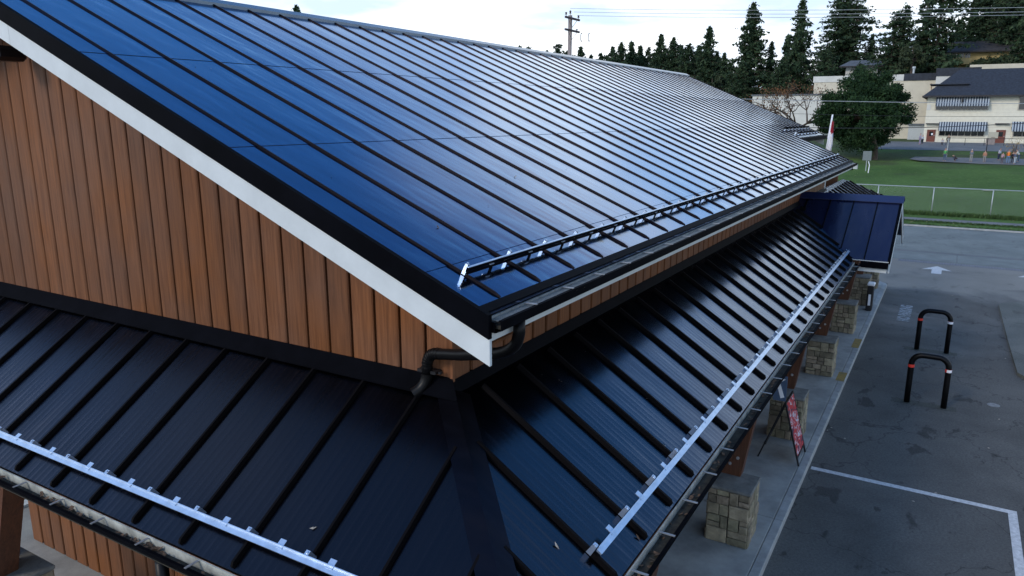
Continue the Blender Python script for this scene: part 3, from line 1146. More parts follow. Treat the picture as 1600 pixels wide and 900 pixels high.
# long wall above the skirt
g = MB()
g.box(.04, 20.2, 0.035, .12, ZJ-.1, 5.26)
g.build('side_backing', m_groove, B)
i = 0
x = .014
while x < 20.1:
    g = MB()
    zb_ = ZJ+.05+R.uniform(-.004, .004)
    g.box(x, x+PW-.026, .004, .034, zb_, 5.262)
    g.box(x+.012, x+PW-.036, -.004, .0038, zb_, 5.262)
    g.build('plank', m_wood, B, (x, 0, ZJ))
    x += PW
# set-back part of the long wall with white corner trims
g = MB()
g.box(20.25, 24.5, 1.3, 1.5, ZJ-.2, zr(1.1)-.2)
g.build('set_back_wall', m_wood, B)
for xx in (20.15, 21.2):
    g = MB()
    g.box(xx, xx+.12, -.03+(xx-20.15)*.9, .02+(xx-20.15)*.9, ZJ+.02, 5.26)
    g.build('corner_trim', m_fascia, B)
# flashing at the foot of the walls
g = MB()
g.hexa([(-.16, -.13, ZJ-.062), (-.004, -.004, ZJ-.0), (-.004, 2*YR, ZJ), (-.16, 2*YR, ZJ-.062),
        (-.16, -.16, ZJ-.050), (-.012, -.012, ZJ+.07), (-.012, 2*YR, ZJ+.07), (-.16, 2*YR, ZJ-.050)][::1])
g.build('head_flashing', m_trim, B)
g = MB()
g.hexa([(-.16, -.075, ZJ-.052), (20.4, -.075, ZJ-.052), (20.4, -.004, ZJ), (-.004, -.004, ZJ),
        (-.09, -.075, ZJ-.040), (20.4, -.075, ZJ-.040), (20.4, -.010, ZJ+.052), (-.010, -.010, ZJ+.052)])
g.build('head_flashing', m_trim, B)
# lamp below the gable rake
g = MB()
g.bbox(-.45, -.12, 5.62, 5.86, 7.44, 7.60, .04)
lp = g.build('flood_lamp', m_blkm, B, (-.3, 5.6, 7.5))

# skirt roof, side (facing -y)
PXR, PXA, PXB = 16.2, 13.85, 18.55      # porch ridge and eaves
HIPX, HIPC = 28.3, 25.0


def ylow_s(x):
    """lower edge of the side skirt; the porch roof cuts into it"""
    if PXA < x < PXB:
        k = (x-PXA) if x < PXR else (PXB-x)
        return min(-D + k*(D/(PXR-.35-PXA)), -0.0)
    return -D


def yhi_s(x):
    if x < 0:
        return x
    if x > HIPC:
        return -(x-HIPC)*D/(HIPX-HIPC)
    return 0.0


def zs(y):
    return ZJ+S*y


n_s = Vector((0, -S, 1)).normalized()
n_f = Vector((-S, 0, 1)).normalized()
SX0 = -0.3327
exs = [-D, -.943] + [SX0+PS*i for i in range(0, 60)]
exs = [e for e in exs if e < HIPX-.05] + [HIPX]
for a, b in zip(exs, exs[1:]):
    ya, yb_, ha, hb = ylow_s(a+1e-4), ylow_s(b-1e-4), yhi_s(a), yhi_s(b)
    if a <= PXR <= b:
        ya = yb_ = min(ya, yb_)
    if ha-ya < .02 and hb-yb_ < .02:
        continue
    pts = [(a, ya), (b, yb_), (b, max(hb, yb_)), (a, max(ha, ya))]
    if a < 0 < b:
        pts = [(a, ya), (b, yb_), (b, 0), (0, 0), (a, ha)]
    cl = []
    for p in pts:
        if not cl or (abs(p[0]-cl[-1][0])+abs(p[1]-cl[-1][1])) > 1e-4:
            cl.append(p)
    if abs(cl[0][0]-cl[-1][0])+abs(cl[0][1]-cl[-1][1]) < 1e-4:
        cl.pop()
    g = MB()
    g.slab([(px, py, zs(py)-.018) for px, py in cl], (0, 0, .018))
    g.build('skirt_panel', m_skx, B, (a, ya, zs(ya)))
for x in exs[1:-1]:
    lo, hi = ylow_s(x), yhi_s(x)
    lo += .015
    if x < 0:
        hi -= .10
    if hi-lo < .25:
        continue
    hi -= .12 if 0 < x < HIPC else 0.02
    p0_, p1_ = Vector((x, lo, zs(lo))), Vector((x, hi, zs(hi)))
    link('skirt_seam', rib_mesh('skirt_seam', p0_, p1_, n_s, .044, .026, .040, .05), B, p0_)
# skirt roof, front (facing -x)
SY0 = 0.2407


def zf(x):
    return ZJ+S*x


eys = [-D, -.98, -.367] + [SY0+.6075*i for i in range(0, 22)]
for a, b in zip(eys, eys[1:]):
    pts = [(-D, a), (-D, b)]
    ha, hb = min(a, 0), min(b, 0)
    pts = [(-D, b), (-D, a)] + ([(ha, a)] if ha > -D+1e-3 else []) + ([(0, 0)] if a < 0 < b else []) + [(hb, b)]
    g = MB()
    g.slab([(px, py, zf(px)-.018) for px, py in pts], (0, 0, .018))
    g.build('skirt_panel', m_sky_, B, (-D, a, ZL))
for y in eys[1:-1]:
    hi = min(y, 0) - (.10 if y < 0 else .12)
    lo = -D+.015
    if hi-lo < .2:
        continue
    p0_, p1_ = Vector((lo, y, zf(lo))), Vector((hi, y, zf(hi)))
    link('skirt_seam', rib_mesh('skirt_seam', p0_, p1_, n_f, .038, .022, .038, .05), B, p0_)
# hip cap, two folded strips
hd = Vector((-1, -1, -S)).normalized()
g = MB()
top = Vector((-.06, -.06, ZJ-.04))
bot = Vector((-D-.03, -D-.03, ZL-.0))
for sgn in (0, 1):
    nn = n_s if sgn else n_f
    side = hd.cross(nn).normalized()
    if (sgn and side.y > 0) or (not sgn and side.x > 0):
        side = -side
    # side strip lies on its own roof plane, away from the hip
    out = side if ((sgn and side.x > 0) or (not sgn and side.y > 0)) else -side
    off = out*.135
    ln = nn*.028
    a0, a1 = top+Vector((0, 0, .036)), bot+Vector((0, 0, .036))
    q = [a0, a1, a1+off-Vector((0, 0, .036))+ln, a0+off-Vector((0, 0, .036))+ln]
    if (q[1]-q[0]).cross(q[2]-q[0]).z < 0:
        q = q[::-1]
    g.slab([p-Vector((0, 0, .012)) for p in q], (0, 0, .012))
    q2 = [p+off-Vector((0, 0, .0))+nn*.001 for p in (top, bot)]
    g.slab([q2[0]+ln*.95, q2[1]+ln*.95, q2[1], q2[0]], out*.004)
g.build('hip_cap', mat_roof('hip_cap_metal', 0, 0, 0.34, (0.018, 0.018, 0.024), 1.0, 0.0, (0.85, 0.85, 0.95)), B)
# snow rails on the skirt
yk_ = -1.483
xk_ = -1.475
sr = [SX0+PS*i for i in range(0, 24) if SX0+PS*i < 14.0]
snow_rail('side_snow_rail', 0, SX0-.02, 14.08, lambda t: Vector((t, yk_, zs(yk_))), n_s, Vector((0, -1, -S)).normalized(),
          sr, [t+PS*.42 for t in sr], m_alu, m_alu, .045, .045, .075, .055)
sf = [SY0+.6075*i for i in range(0, 20)]
snow_rail('front_snow_rail', 1, -.40, 11.9, lambda t: Vector((xk_, t, zf(xk_))), n_f, Vector((-1, 0, -S)).normalized(),
          sf, [t+.6075*.42 for t in sf] + [0.0], m_alu, m_alu, .045, .045, .075, .055)
# skirt gutters
gs = gutter('side_gutter', 0, -1.70, 13.80, -1.685, -1.835, 3.545, .12, B, m_trim, m_cream, True, .61, .35, m_alud, .004)
gf = gutter('front_gutter', 1, -1.80, 12.0, -1.685, -1.82, 3.545, .12, B, m_trim, mat('pale_gutter_back', (0.42, 0.43, 0.38), 0.7, var=0.35, vscale=7), True, .61, .55, m_alud, .004)
for gu, ax in ((gs, 0), (gf, 1)):
    q = MB()
    if ax == 0:
        q.box(-1.68, 13.78, -1.79, -1.70, 3.45, 3.492)
    else:
        q.box(-1.78, -1.70, -1.78, 11.9, 3.445, 3.478)
    tag(q.build('wet_muck', m_moss, gu), kind='stuff')
    q = MB()
    for k in range(210):
        t = rr.uniform(-1.6, 13.4) if ax == 0 else rr.choice([rr.gauss(1.72, .09), rr.gauss(2.9, .25), rr.gauss(4.4, .3), rr.uniform(0, 9)])
        c_ = rr.uniform(-1.785, -1.71)
        c = Vector((t, c_, 3.494+rr.random()*.02)) if ax == 0 else Vector((c_, t, 3.482+rr.random()*.05))
        a = rr.random()*6
        d = Vector((cos(a), sin(a), rr.uniform(-.6, .6)))*rr.uniform(.01, .028)
        e = Vector((-sin(a), cos(a), .3))*rr.uniform(.006, .016)
        q.poly([c-d-e, c+d-e, c+d+e, c-d+e])
    tag(q.build('dead_leaves', m_debris, gu), kind='stuff')
# beam / fascia under the skirt
g = MB()
g.box(-1.40, PXA+.1, -1.42, -1.30, 3.29, 3.458)
g.box(-1.42, -1.30, -1.298, 12.0, 3.29, 3.458)
g.build('eave_beam', m_trim, B)
g = MB()
g.box(-1.59, 25, -1.59, -.02, 3.46, 3.475)
g.box(-1.59, -.02, .0, 12.0, 3.46, 3.475)
g.build('porch_ceiling', m_post, B)

# downspout at the gutter corner
g = MB()
path = [Vector((-.36, -.856, 5.42)), Vector((-.36, -.856, 5.33))] + bez((-.36, -.85, 5.30), (-.36, -.84, 5.19), (-.34, -.66, 5.13), 5) \
    + [Vector((-.22, -.25, 5.015))] + bez((-.14, .02, 4.955), (-.09, .185, 4.94), (-.085, .195, 4.80), 6) + [Vector((-.085, .195, 4.70))]
g.tube(path, .046, 12)
dsp = g.build('downspout', m_blk, B, smooth=True)
g = MB()
g.tube(bez((-.085, .195, 4.74), (-.085, .195, 4.66), (-.14, .24, 4.60), 5)+[Vector((-.175, .275, 4.57))], [.052]*6+[.055], 12, cap=False)
g.build('outlet_elbow', m_blk, dsp, smooth=True)
g = MB()
for k in range(9):      # crimped rings on the elbow
    t = k/8
    c = bez((-.14, .02, 4.955), (-.09, .185, 4.94), (-.085, .195, 4.80), 8)[k]
    d = (Vector((.05, .17, -.02))*(1-t) + Vector((0, 0, -.15))*t).normalized()
    g.tube([c-d*.003, c+d*.003], .050, 12)
g.build('elbow_crimps', m_blk, dsp, smooth=True)
g = MB()
g.box(-.10, -.012, .10, .29, 4.745, 4.770)
g.tube([(-.05, .075, 4.76), (-.08, .075, 4.76)], .014, 8)
g.build('strap', m_blkm, dsp)

# downspout at the front gutter
g = MB()
g.tube([(-1.74, 1.60, 3.43), (-1.74, 1.60, 3.1)]+bez((-1.74, 1.60, 3.0), (-1.74, 1.6, 2.85), (-1.5, 1.5, 2.7), 4)+[Vector((-1.3, 1.4, 2.6)), Vector((-1.25, 1.38, .85))], .05, 12)
g.build('downspout', m_blk, B, smooth=True)

# lower walls
g = MB()
g.box(.04, 7.6, .06, .2, 0, ZJ-.1)
g.box(.06, .2, .2, 7.62, .82, ZJ-.1)
g.build('lower_wall_core', m_groove, B)
y = .05
while y < 7.55:
    g = MB()
    g.box(.002, .034, y, y+.252, .83+R.uniform(0, .02), 3.455)
    g.box(-.004, .0018, y+.012, y+.240, .832, 3.455)
    g.build('lower_plank', m_woodl, B, (0, y, .82))
    y += PW
g = MB()
g.box(7.6, 25, .06, .2, 0, 1.0)
g.box(7.6, 25, .06, .2, 2.6, ZJ-.1)
g.build('side_wall', m_post, B)
for k in range(8):
    a = 7.7+k*2.15
    g = MB()
    g.box(a, a+2.0, .10, .12, 1.0, 2.6)
    w_ = g.build('shop_window', m_glass, B, (a, .1, 1.0))
    g = MB()
    g.box(a-.07, a-.002, .04, .16, 1.0, 2.6)
    g.build('window_frame', m_trim, w_)
g = MB()
g.box(24.9, 25.0, .2, 12, 0, 5.3)
g.build('end_wall', m_wood, B)

# porch (cross gable) over the far entrance
ZPA, ZPR, YP = 3.62, 4.86, -2.40
n_p = Vector((-(ZPR-ZPA), 0, PXR-PXA)).normalized()


def zp(x):
    return ZPA+(ZPR-ZPA)*(x-PXA)/(PXR-PXA)


def ytop_p(x):
    """where the porch sheet meets the skirt"""
    return max(-D, min(0.02, (zp(x)-ZJ)/S))


pe = [0.02, -.22, -.78, -1.33, -1.88, YP]
for a, b in zip(pe, pe[1:]):
    # clip the strip y in [b, a] to x where porch lies above the skirt
    pts = []

    def xv(y):
        return max(PXA, PXA+(zs(min(y, 0))-ZPA)/(ZPR-ZPA)*(PXR-PXA)) if y > -D else PXA
    pts = [(xv(a), a), (xv(b), b), (PXR, b), (PXR, a)]
    if b < -D < a:
        pts = [(xv(a), a), (PXA, -D), (PXA, b), (PXR, b), (PXR, a)]
    g = MB()
    g.slab([(px, py, zp(px)-.02) for px, py in pts][::1], (0, 0, .02))
    g.build('porch_panel', m_porch, B, (PXR, a, ZPR))
    pts2 = [(2*PXR-px, py) for px, py in pts][::-1]
    g = MB()
    g.slab([(px, py, zp(2*PXR-px)-.02) for px, py in pts2], (0, 0, .02))
    g.build('porch_panel', m_porch, B, (PXR, a, ZPR))
for y in pe[1:-1]:
    x0_ = PXA+.02 if y < -D else PXA+(zs(y)-ZPA)/(ZPR-ZPA)*(PXR-PXA)+.02
    p0_, p1_ = Vector((x0_, y, zp(x0_))), Vector((PXR-.1, y, zp(PXR-.1)))
    link('porch_seam', rib_mesh('porch_seam', p0_, p1_, n_p, .03, .016, .035, .03), B, p0_)
g = MB()
for sgn in (-1, 1):
    q = [(PXR, .02, ZPR+.05), (PXR, YP-.06, ZPR+.05), (PXR+sgn*.26, YP-.06, zp(PXR-.26)+.045), (PXR+sgn*.26, .02, zp(PXR-.26)+.045)]
    if sgn > 0:
        q = q[::-1]
    g.slab([(a, b, c-.015) for a, b, c in q][::-1], (0, 0, .015))
g.build('porch_ridge_cap', mat('porch_cap_metal', (0.016, 0.026, 0.085), 0.35), B)
for sgn in (-1, 1):
    xe = PXA if sgn < 0 else PXB
    g = MB()
    a = Vector((xe, YP-.03, ZPA))
    b = Vector((PXR, YP-.03, ZPR))
    g.slab([a+Vector((0, 0, .012)), b+Vector((0, 0, .012)), b-Vector((0, 0, .05)), a-Vector((0, 0, .05))], (0, .06, 0))
    g.build('porch_rake_trim', m_trim, B)
    g = MB()
    g.slab([a-Vector((0, 0, .052)), b-Vector((0, 0, .052)), b-Vector((0, 0, .26)), a-Vector((0, 0, .26))], (0, .03, 0))
    g.build('bargeboard', m_fascia, B)
g = MB()
g.slab([(PXA+.35, YP+.22, ZPA-.1), (PXB-.35, YP+.22, ZPA-.1), (PXR, YP+.22, ZPR-.22)], (0, .05, 0))
g.build('porch_gable', m_wood, B)
g = MB()
g.box(PXA-.09, PXA-.005, YP, -D-.15, ZPA-.16, ZPA-.02)
g.build('porch_gutter', m_trim, B)
g = MB()
g.box(PXA-.004, PXA+.03, YP+.002, -D+.1, ZPA-.02, ZPA-.003)
g.box(PXA-.03, PXA+.10, YP+.03, -D-.1, ZPA-.26, ZPA-.17)
g.build('porch_eave_board', m_fascia, B)

# stone piers with V struts


def split(rect, rng, out):
    x0, y0, x1, y1 = rect
    w, h = x1-x0, y1-y0
    big = .20 if rng.random() < .5 else .30
    if w <= big*1.15 and h <= big:
        out.append(rect)
        return
    if w/1.35 > h:
        c = x0+w*rng.uniform(.36, .64)
        if min(c-x0, x1-c) < .08:
            out.append(rect)
            return
        split((x0, y0, c, y1), rng, out)
        split((c, y0, x1, y1), rng, out)
    else:
        c = y0+h*rng.uniform(.36, .64)
        if min(c-y0, y1-c) < .07:
            out.append(rect)
            return
        split((x0, y0, x1, c), rng, out)
        split((x0, c, x1, y1), rng, out)


def pier(x0, x1, y0, y1, z0, z1, seed, struts=True, zt=3.29, low=False, post_dx=.0, sw=1.0, dyp=0.0, lean=-.34):
    rng = random.Random(seed)
    g = MB()
    g.box(x0+.02, x1-.02, y0+.02, y1-.02, z0, z1-.05)
    p = g.build('stone_pier', m_mortar, B, (x0, y0, z0))
    faces = [('x', x0, -1), ('y', y0, -1), ('x', x1, 1), ('y', y1, 1)]
    rest = MB()
    for fi, (ax, c, sg) in enumerate(faces):
        u0, u1 = (y0, y1) if ax == 'x' else (x0, x1)
        rects = []
        split((u0+.004, z0, u1-.004, z1-.055), rng, rects)
        for (a, b, cc, dd) in rects:
            jt = .0065
            a, b, cc, dd = a+jt, b+jt, cc-jt, dd-jt
            t = rng.uniform(.0, .018)
            base, mid, top_ = c-sg*.025, c+sg*(t-.010), c+sg*t
            ins = .012
            ringA = [(a, b), (cc, b), (cc, dd), (a, dd)]
            ringB = [(a+ins, b+ins), (cc-ins, b+ins), (cc-ins, dd-ins), (a+ins, dd-ins)]

            def P3(u, v, k):
                return (k, u, v) if ax == 'x' else (u, k, v)
            q = MB() if fi < 2 else rest
            n0 = len(q.v)
            jit = [rng.uniform(-.006, .006) for _ in range(8)]
            q.v += [P3(u, v, base) for u, v in ringA] + [P3(u+jit[i]*.6, v+jit[i+4]*.6, mid) for i, (u, v) in enumerate(ringA)] \
                + [P3(u+jit[i], v+jit[i+4], top_+jit[i]*.5) for i, (u, v) in enumerate(ringB)]
            flip = (ax == 'x' and sg < 0) or (ax == 'y' and sg > 0)
            fs = [(8, 9, 10, 11)]
            for k in range(4):
                j = (k+1) % 4
                fs += [(k, j, 4+j, 4+k), (4+k, 4+j, 8+j, 8+k)]
            q.f += [tuple(n0+i for i in (f[::-1] if flip else f)) for f in fs]
            if fi < 2:
                q.build('stone', m_stone, p, P3((a+cc)/2, (b+dd)/2, c))
    tag(rest.build('rear_stones', m_stone, p), kind='stuff')
    g = MB()
    g.bbox(x0-.012, x1+.012, y0-.012, y1+.012, z1-.052, z1, .012)
    g.build('cap', m_cap, p)
    if struts:
        xc = (x0+x1)/2+post_dx
        yc = (y0+y1)/2+.11+dyp
        w = .20*sw
        for k, (dy0, dy1, wd) in enumerate(((0.0, lean, .32), (.30, .72, .22))):
            a, b = Vector((xc, yc+dy0, z1+.001)), Vector((xc, yc+dy1, zt))
            g = MB()
            h = wd/2
            g.hexa([(xc-w/2, a.y-h, a.z), (xc+w/2, a.y-h, a.z), (xc+w/2, a.y+h, a.z), (xc-w/2, a.y+h, a.z),
                    (xc-w/2, b.y-h, b.z), (xc+w/2, b.y-h, b.z), (xc+w/2, b.y+h, b.z), (xc-w/2, b.y+h, b.z)])
            s_ = g.build('timber_strut', m_post, B, a)
            for (dy, dz_) in ((.05, .20), (-.05, .32)):
                g = MB()
                cy = a.y+(b.y-a.y)*(dz_/(b.z-a.z))+dy
                g.tube([(xc-w/2-.004, cy, a.z+dz_), (xc-w/2-.014, cy, a.z+dz_)], .028, 10)
                g.tube([(xc-w/2-.014, cy, a.z+dz_), (xc-w/2-.030, cy, a.z+dz_)], .014, 6)
                g.build('bolt', m_alud, s_)
    return p


PXS = [6.14, 10.78, 15.42, 20.06]
for k, x in enumerate(PXS):
    pier(x, x+.66, -1.285, -.62, .14, 1.11, 11+k, post_dx=.27)
pier(1.5, 2.16, -1.285, -.62, .14, 1.11, 31, post_dx=.27)
pier(24.2, 24.86, -1.285, -.62, .14, 1.20, 41, post_dx=.27)
pier(27.4, 28.1, -1.33, -.62, .14, 2.1, 51, struts=False)
pier(-1.95, -1.03, 4.83, 5.62, .82, 1.9, 61, post_dx=.10, sw=1.1, dyp=-.095, lean=-.56)

# ------------------------------------------------------------------ things on and around the building
# A-frame sign
A = empty('a_frame_sign', (10.05, -1.1, .14), 'black framed A board with red and white poster standing on the sidewalk', 'sign')
ax0, ax1 = 9.62, 10.36
top_y, top_z = -1.12, 1.40
fb, bb = -1.47, -.68


def fpt(x, t, back=False):
    yb = bb if back else fb
    return Vector((x, yb+(top_y-yb)*t, .14+(top_z-.14)*t))


g = MB()
fn = Vector((0, -(top_z-.14), -(top_y-fb))).normalized()
fn = Vector((0, -(top_z-.14), (top_y-fb))).normalized()
for x in (ax0, ax1):
    g.beam(fpt(x, 0), fpt(x, 1), .035, .03, fn)
g.beam(fpt(ax0, .985)-fn*0, fpt(ax1, .985), .03, .035, fn)
g.beam(fpt(ax0, .13), fpt(ax1, .13), .03, .035, fn)
g.build('front_frame', m_blkm, A)
g = MB()
q = [fpt(ax0+.02, .15), fpt(ax1-.02, .15), fpt(ax1-.02, .97), fpt(ax0+.02, .97)]
g.slab(q, fn*.012)
g.build('poster', m_poster, A, (9.99, -1.3, .8))
g = MB()
for x in (ax0+.04, ax1-.04):
    g.beam(fpt(x, 0, True), fpt(x, .99, True), .03, .03, fn)
g.beam(fpt(ax0+.04, .25, True), fpt(ax1-.04, .25, True), .03, .03, fn)
g.build('rear_frame', m_blkm, A)

# sign hanging under the eave
p = Vector((10.5, -1.86, 3.0))
Hs = empty('hanging_sign', (5.37, -1.72, 3.38), 'small blue banner sign with white mark hanging at the eave above the A board', 'sign')
g = MB()
g.box(5.36, 5.38, -1.80, -1.63, 3.02, 3.38)
g.build('panel', mat('blue_sign', (0.06, 0.10, 0.17), 0.5, var=0.1), Hs)
g = MB()
g.slab([(5.359, -1.78, 3.34), (5.359, -1.65, 3.35), (5.359, -1.66, 3.28), (5.359, -1.73, 3.06), (5.359, -1.78, 3.08), (5.359, -1.71, 3.28)], (-.004, 0, 0))
g.build('white_mark', m_wht, Hs)
# litter bin by the pier
Bn = empty('litter_bin', (23.7, -1.42, .14), 'narrow black cigarette bin with pale top beside the far stone pier', 'bin')
g = MB()
g.bbox(23.45, 23.85, -1.50, -1.30, .14, 1.05, .03)
g.build('body', m_blkm, Bn)
g = MB()
g.bbox(23.43, 23.87, -1.52, -1.28, 1.05, 1.14, .03)
g.build('lid', m_wht, Bn)
g = MB()
g.box(23.442, 23.449, -1.44, -1.36, .35, .75)
g.build('label_plate', m_wht, Bn)

# hoop barriers


def hoop(x, y0, y1, tapes, label):
    h = empty('hoop_barrier', (x, (y0+y1)/2, 0), label, 'barrier', 'black hoop barriers standing in the lane')
    r, H_, rc = .068, 1.235, .24
    pts = [Vector((x, y0, -.02)), Vector((x, y0, .5)), Vector((x, y0, H_-rc))]
    pts += [Vector((x, y0-rc+rc*cos(a), H_-rc+rc*sin(a))) for a in [radians(k) for k in (15, 30, 45, 60, 75, 90)]]
    pts += [Vector((x, y1+rc-rc*cos(a), H_-rc+rc*sin(a))) for a in [radians(k) for k in (90, 75, 60, 45, 30, 15)]]
    pts += [Vector((x, y1, H_-rc)), Vector((x, y1, .5)), Vector((x, y1, -.02))]
    q = MB()
    q.tube(pts, r, 16)
    q.build('pipe', m_blk, h, smooth=True)
    for (yy, kind) in zip((y0, y1), tapes):
        q = MB()
        q.tube([(x, yy, H_-rc-.085), (x, yy, H_-rc-.012)], r+.004, 16)
        b_ = q.build('reflective_band', m_red, h, smooth=False)
        if kind:
            q = MB()
            n = 5 if kind == 1 else 9
            st = -8 if kind == 1 else -10
            for k in range(n):
                a0, a1 = radians(180+kind*0+ (k-n/2)*20+(20 if kind == 1 else 0)), radians(180+(k+1-n/2)*20+(20 if kind == 1 else 0))
                rr_ = r+.0065
                q.poly([(x+rr_*cos(a0), yy+rr_*sin(a0), H_-rc-.083), (x+rr_*cos(a0), yy+rr_*sin(a0), H_-rc-.014),
                        (x+rr_*cos(a1), yy+rr_*sin(a1), H_-rc-.014), (x+rr_*cos(a1), yy+rr_*sin(a1), H_-rc-.083)])
            q.build('white_tape', m_wht, b_)
    return h


hoop(14.92, -3.09, -3.88, (0, 1), 'black steel hoop barrier nearer the parking stall line')
hoop(19.84, -3.09, -3.87, (0, 2), 'black steel hoop barrier farther up the lane with one white band')

# fallen leaves on roof and lot
LEAF = [('s', 1040, 640, m_leafy, 'small yellow leaf lying on the side skirt roof'),
        ('s', 1037, 697, m_leafw, 'pale curled leaf on the skirt roof above the rail'),
        ('s', 868, 853, m_leafw, 'tiny pale fleck low on the skirt roof'),
        ('s', 995, 840, m_debris, 'brown leaf caught below the side rail'),
        ('f', 253, 764, m_debris, 'brown leaf on the front skirt roof near a seam'),
        ('f', 490, 826, m_leafw, 'thin pale twig on the front skirt roof'),
        ('u', 805, 277, m_leafw, 'small fleck low on the upper roof'),
        ('u', 683, 356, m_debris, 'dark speck near a seam of the upper roof')]
for kind, u, v, m_, lab in LEAF:
    d = fw + rt*((u-800)/FPX) - up*((v-450)/FPX)
    c = Vector((CX, CY, CZ))
    nn = {'s': Vector((0, -S, 1)), 'f': Vector((-S, 0, 1)), 'u': Vector((0, -T, 1))}[kind]
    pl = ZJ if kind != 'u' else ZC+E*T
    k = (pl-nn.dot(c))/nn.dot(d)
    p = c+d*k
    nn = nn.normalized()
    a = R.random()*6
    e1 = nn.orthogonal().normalized()
    e2 = nn.cross(e1)
    da = e1*cos(a)+e2*sin(a)
    db = nn.cross(da)
    s_ = .024 if kind != 'u' else .012
    q = MB()
    q.v = [tuple(p+nn*.004-da*s_), tuple(p+nn*.012+db*s_*.55), tuple(p+nn*.022+da*s_), tuple(p+nn*.010-db*s_*.5), tuple(p+nn*.02),
           tuple(p+nn*.008-da*s_*1.5)]
    q.f = [(0, 1, 4), (1, 2, 4), (2, 3, 4), (3, 0, 4), (5, 0, 4)]
    tag(q.build('fallen_leaf', m_, None, p), lab, 'leaf', 'leaves fallen on the roofs')
LITL = ['near the A board', 'at the kerb beside the stall line end', 'just off the kerb', 'between kerb and stall line', 'above the middle of the stall line', 'just beyond the stall line', 'beside the round cover', 'right of the farther hoop top', 'beside the painted lettering', 'between the hoops and the island', 'at the kerb opposite the yellow paint', 'below the round cover']
q = MB()
for k in range(70):
    up_side = k < 40
    if up_side:
        x, y = R.uniform(-.5, 12), R.uniform(-.6, 5.5)
        p, nn = Vector((x, y, zr(y))), nrm
    else:
        x, y = R.uniform(.2, 12), R.uniform(-1.6, -.2)
        p, nn = Vector((x, y, zs(y))), n_s
    a = R.random()*6
    e1 = Vector((cos(a), sin(a), 0))*R.uniform(.004, .011)
    e2 = nn.cross(e1)*.6
    p = p+nn*.010
    q.poly([p-e1, p-e2, p+e1, p+e2])
tag(q.build('roof_debris', m_debris), 'small needles and specks scattered over the metal roofs', 'debris', kind='stuff')
LIT = [(1294, 617), (1293, 672), (1299, 668), (1320, 685), (1462, 770), (1427, 783), (1561, 655), (1488, 462), (1418, 485), (1571, 560), (1300, 640), (1545, 700)]
for k, (u, v) in enumerate(LIT):
    d = fw + rt*((u-800)/FPX) - up*((v-450)/FPX)
    p = Vector((CX, CY, CZ))+d*(-(CZ-.003)/d.z)
    q = MB()
    a = R.random()*3
    e1, e2 = Vector((cos(a), sin(a), 0))*.03, Vector((-sin(a), cos(a), 0))*.02
    q.v = [tuple(p-e1), tuple(p-e2), tuple(p+e1), tuple(p+e2), tuple(p+Vector((0, 0, .012)))]
    q.f = [(0, 1, 4), (1, 2, 4), (2, 3, 4), (3, 0, 4)]
    tag(q.build('paper_scrap', m_leafw, None, p), 'tiny pale scrap of litter on the asphalt '+LITL[k], 'litter', 'scraps of litter on the asphalt')

# flag
F = empty('flag', (26.4, .85, 4.2), 'red and white flag hanging limp on a slanted white pole behind the roof end', 'flag')
ft, fb_ = sight(1301, 179, 26.4), sight(1290, 240, 26.4)
g = MB()
g.tube([fb_+(fb_-ft)*.35, ft], .03, 8)
g.build('flag_pole', m_wht, F, smooth=True)
q = MB()
d = (fb_-ft).normalized()
n_ = 12
for (t0, t1, mm) in ((.16, .46, m_red), (.46, .98, m_wht)):
    q = MB()
    ks = 8
    for i in range(ks+1):
        t = t0+(t1-t0)*i/ks
        c = ft+(fb_-ft)*t
        w = .06+.12*min(1, max(0, (t-.2))/.5)
        for j in range(n_+1):
            a = j/n_
            q.v.append((c.x+.09*sin(a*14+t*3)*a, c.y-.03-w*a*.9, c.z-.05*a+.03*sin(a*9)))
    for i in range(ks):
        for j in range(n_):
            a = i*(n_+1)+j
            q.f.append((a, a+1, a+n_+2, a+n_+1))
    q.build('flag_cloth', mm if mm is not m_red else mat('red_flag_cloth', (0.45, 0.02, 0.04), .8), F, smooth=True)

# ------------------------------------------------------------------ street side
# chain link fence
FX = 56.9
fence = empty('chain_link_fence', (FX, -3, 0), 'galvanised chain link fence with top rail in front of the school field', 'fence')
ypost = [-2.4-3.62*k for k in range(-9, 6)]
q = MB()
q.tube([(0, 0, -.05), (0, 0, 1.92)], .034, 8)
pm = q.mesh('post', m_galv, smooth=True)
for y in ypost:
    link('post', pm, fence, (FX, y, 0))
g = MB()
g.tube([(FX, ypost[0], 1.90), (FX, ypost[-1], 1.90)], .030, 8)
g.build('top_rail', m_galv, fence, smooth=True)
g = MB()
y0_, y1_ = ypost[-1], ypost[0]
w_ = .0014
hh = 1.86
k = 0
y = y0_-hh
while y < y1_:
    for sgn in (1, -1):
        a = (y, .03) if sgn > 0 else (y+hh, .03)
        b = (y+hh, .03+hh) if sgn > 0 else (y, .03+hh)
        # clip ends in y
        if max(a[0], b[0]) <= y0_ or min(a[0], b[0]) >= y1_:
            continue

        def cl(p, o):
            if p[0] < y0_:
                t = (y0_-p[0])/(o[0]-p[0])
                return (y0_, p[1]+(o[1]-p[1])*t)
            if p[0] > y1_:
                t = (p[0]-y1_)/(p[0]-o[0])
                return (y1_, p[1]+(o[1]-p[1])*t)
            return p
        a2, b2 = cl(a, b), cl(b, a)
        g.poly([(FX-.035, a2[0]-w_, a2[1]), (FX-.035, a2[0]+w_, a2[1]), (FX-.035, b2[0]+w_, b2[1]), (FX-.035, b2[0]-w_, b2[1])])
    y += .065
tag(g.build('wire_mesh', m_wire, fence), kind='stuff')

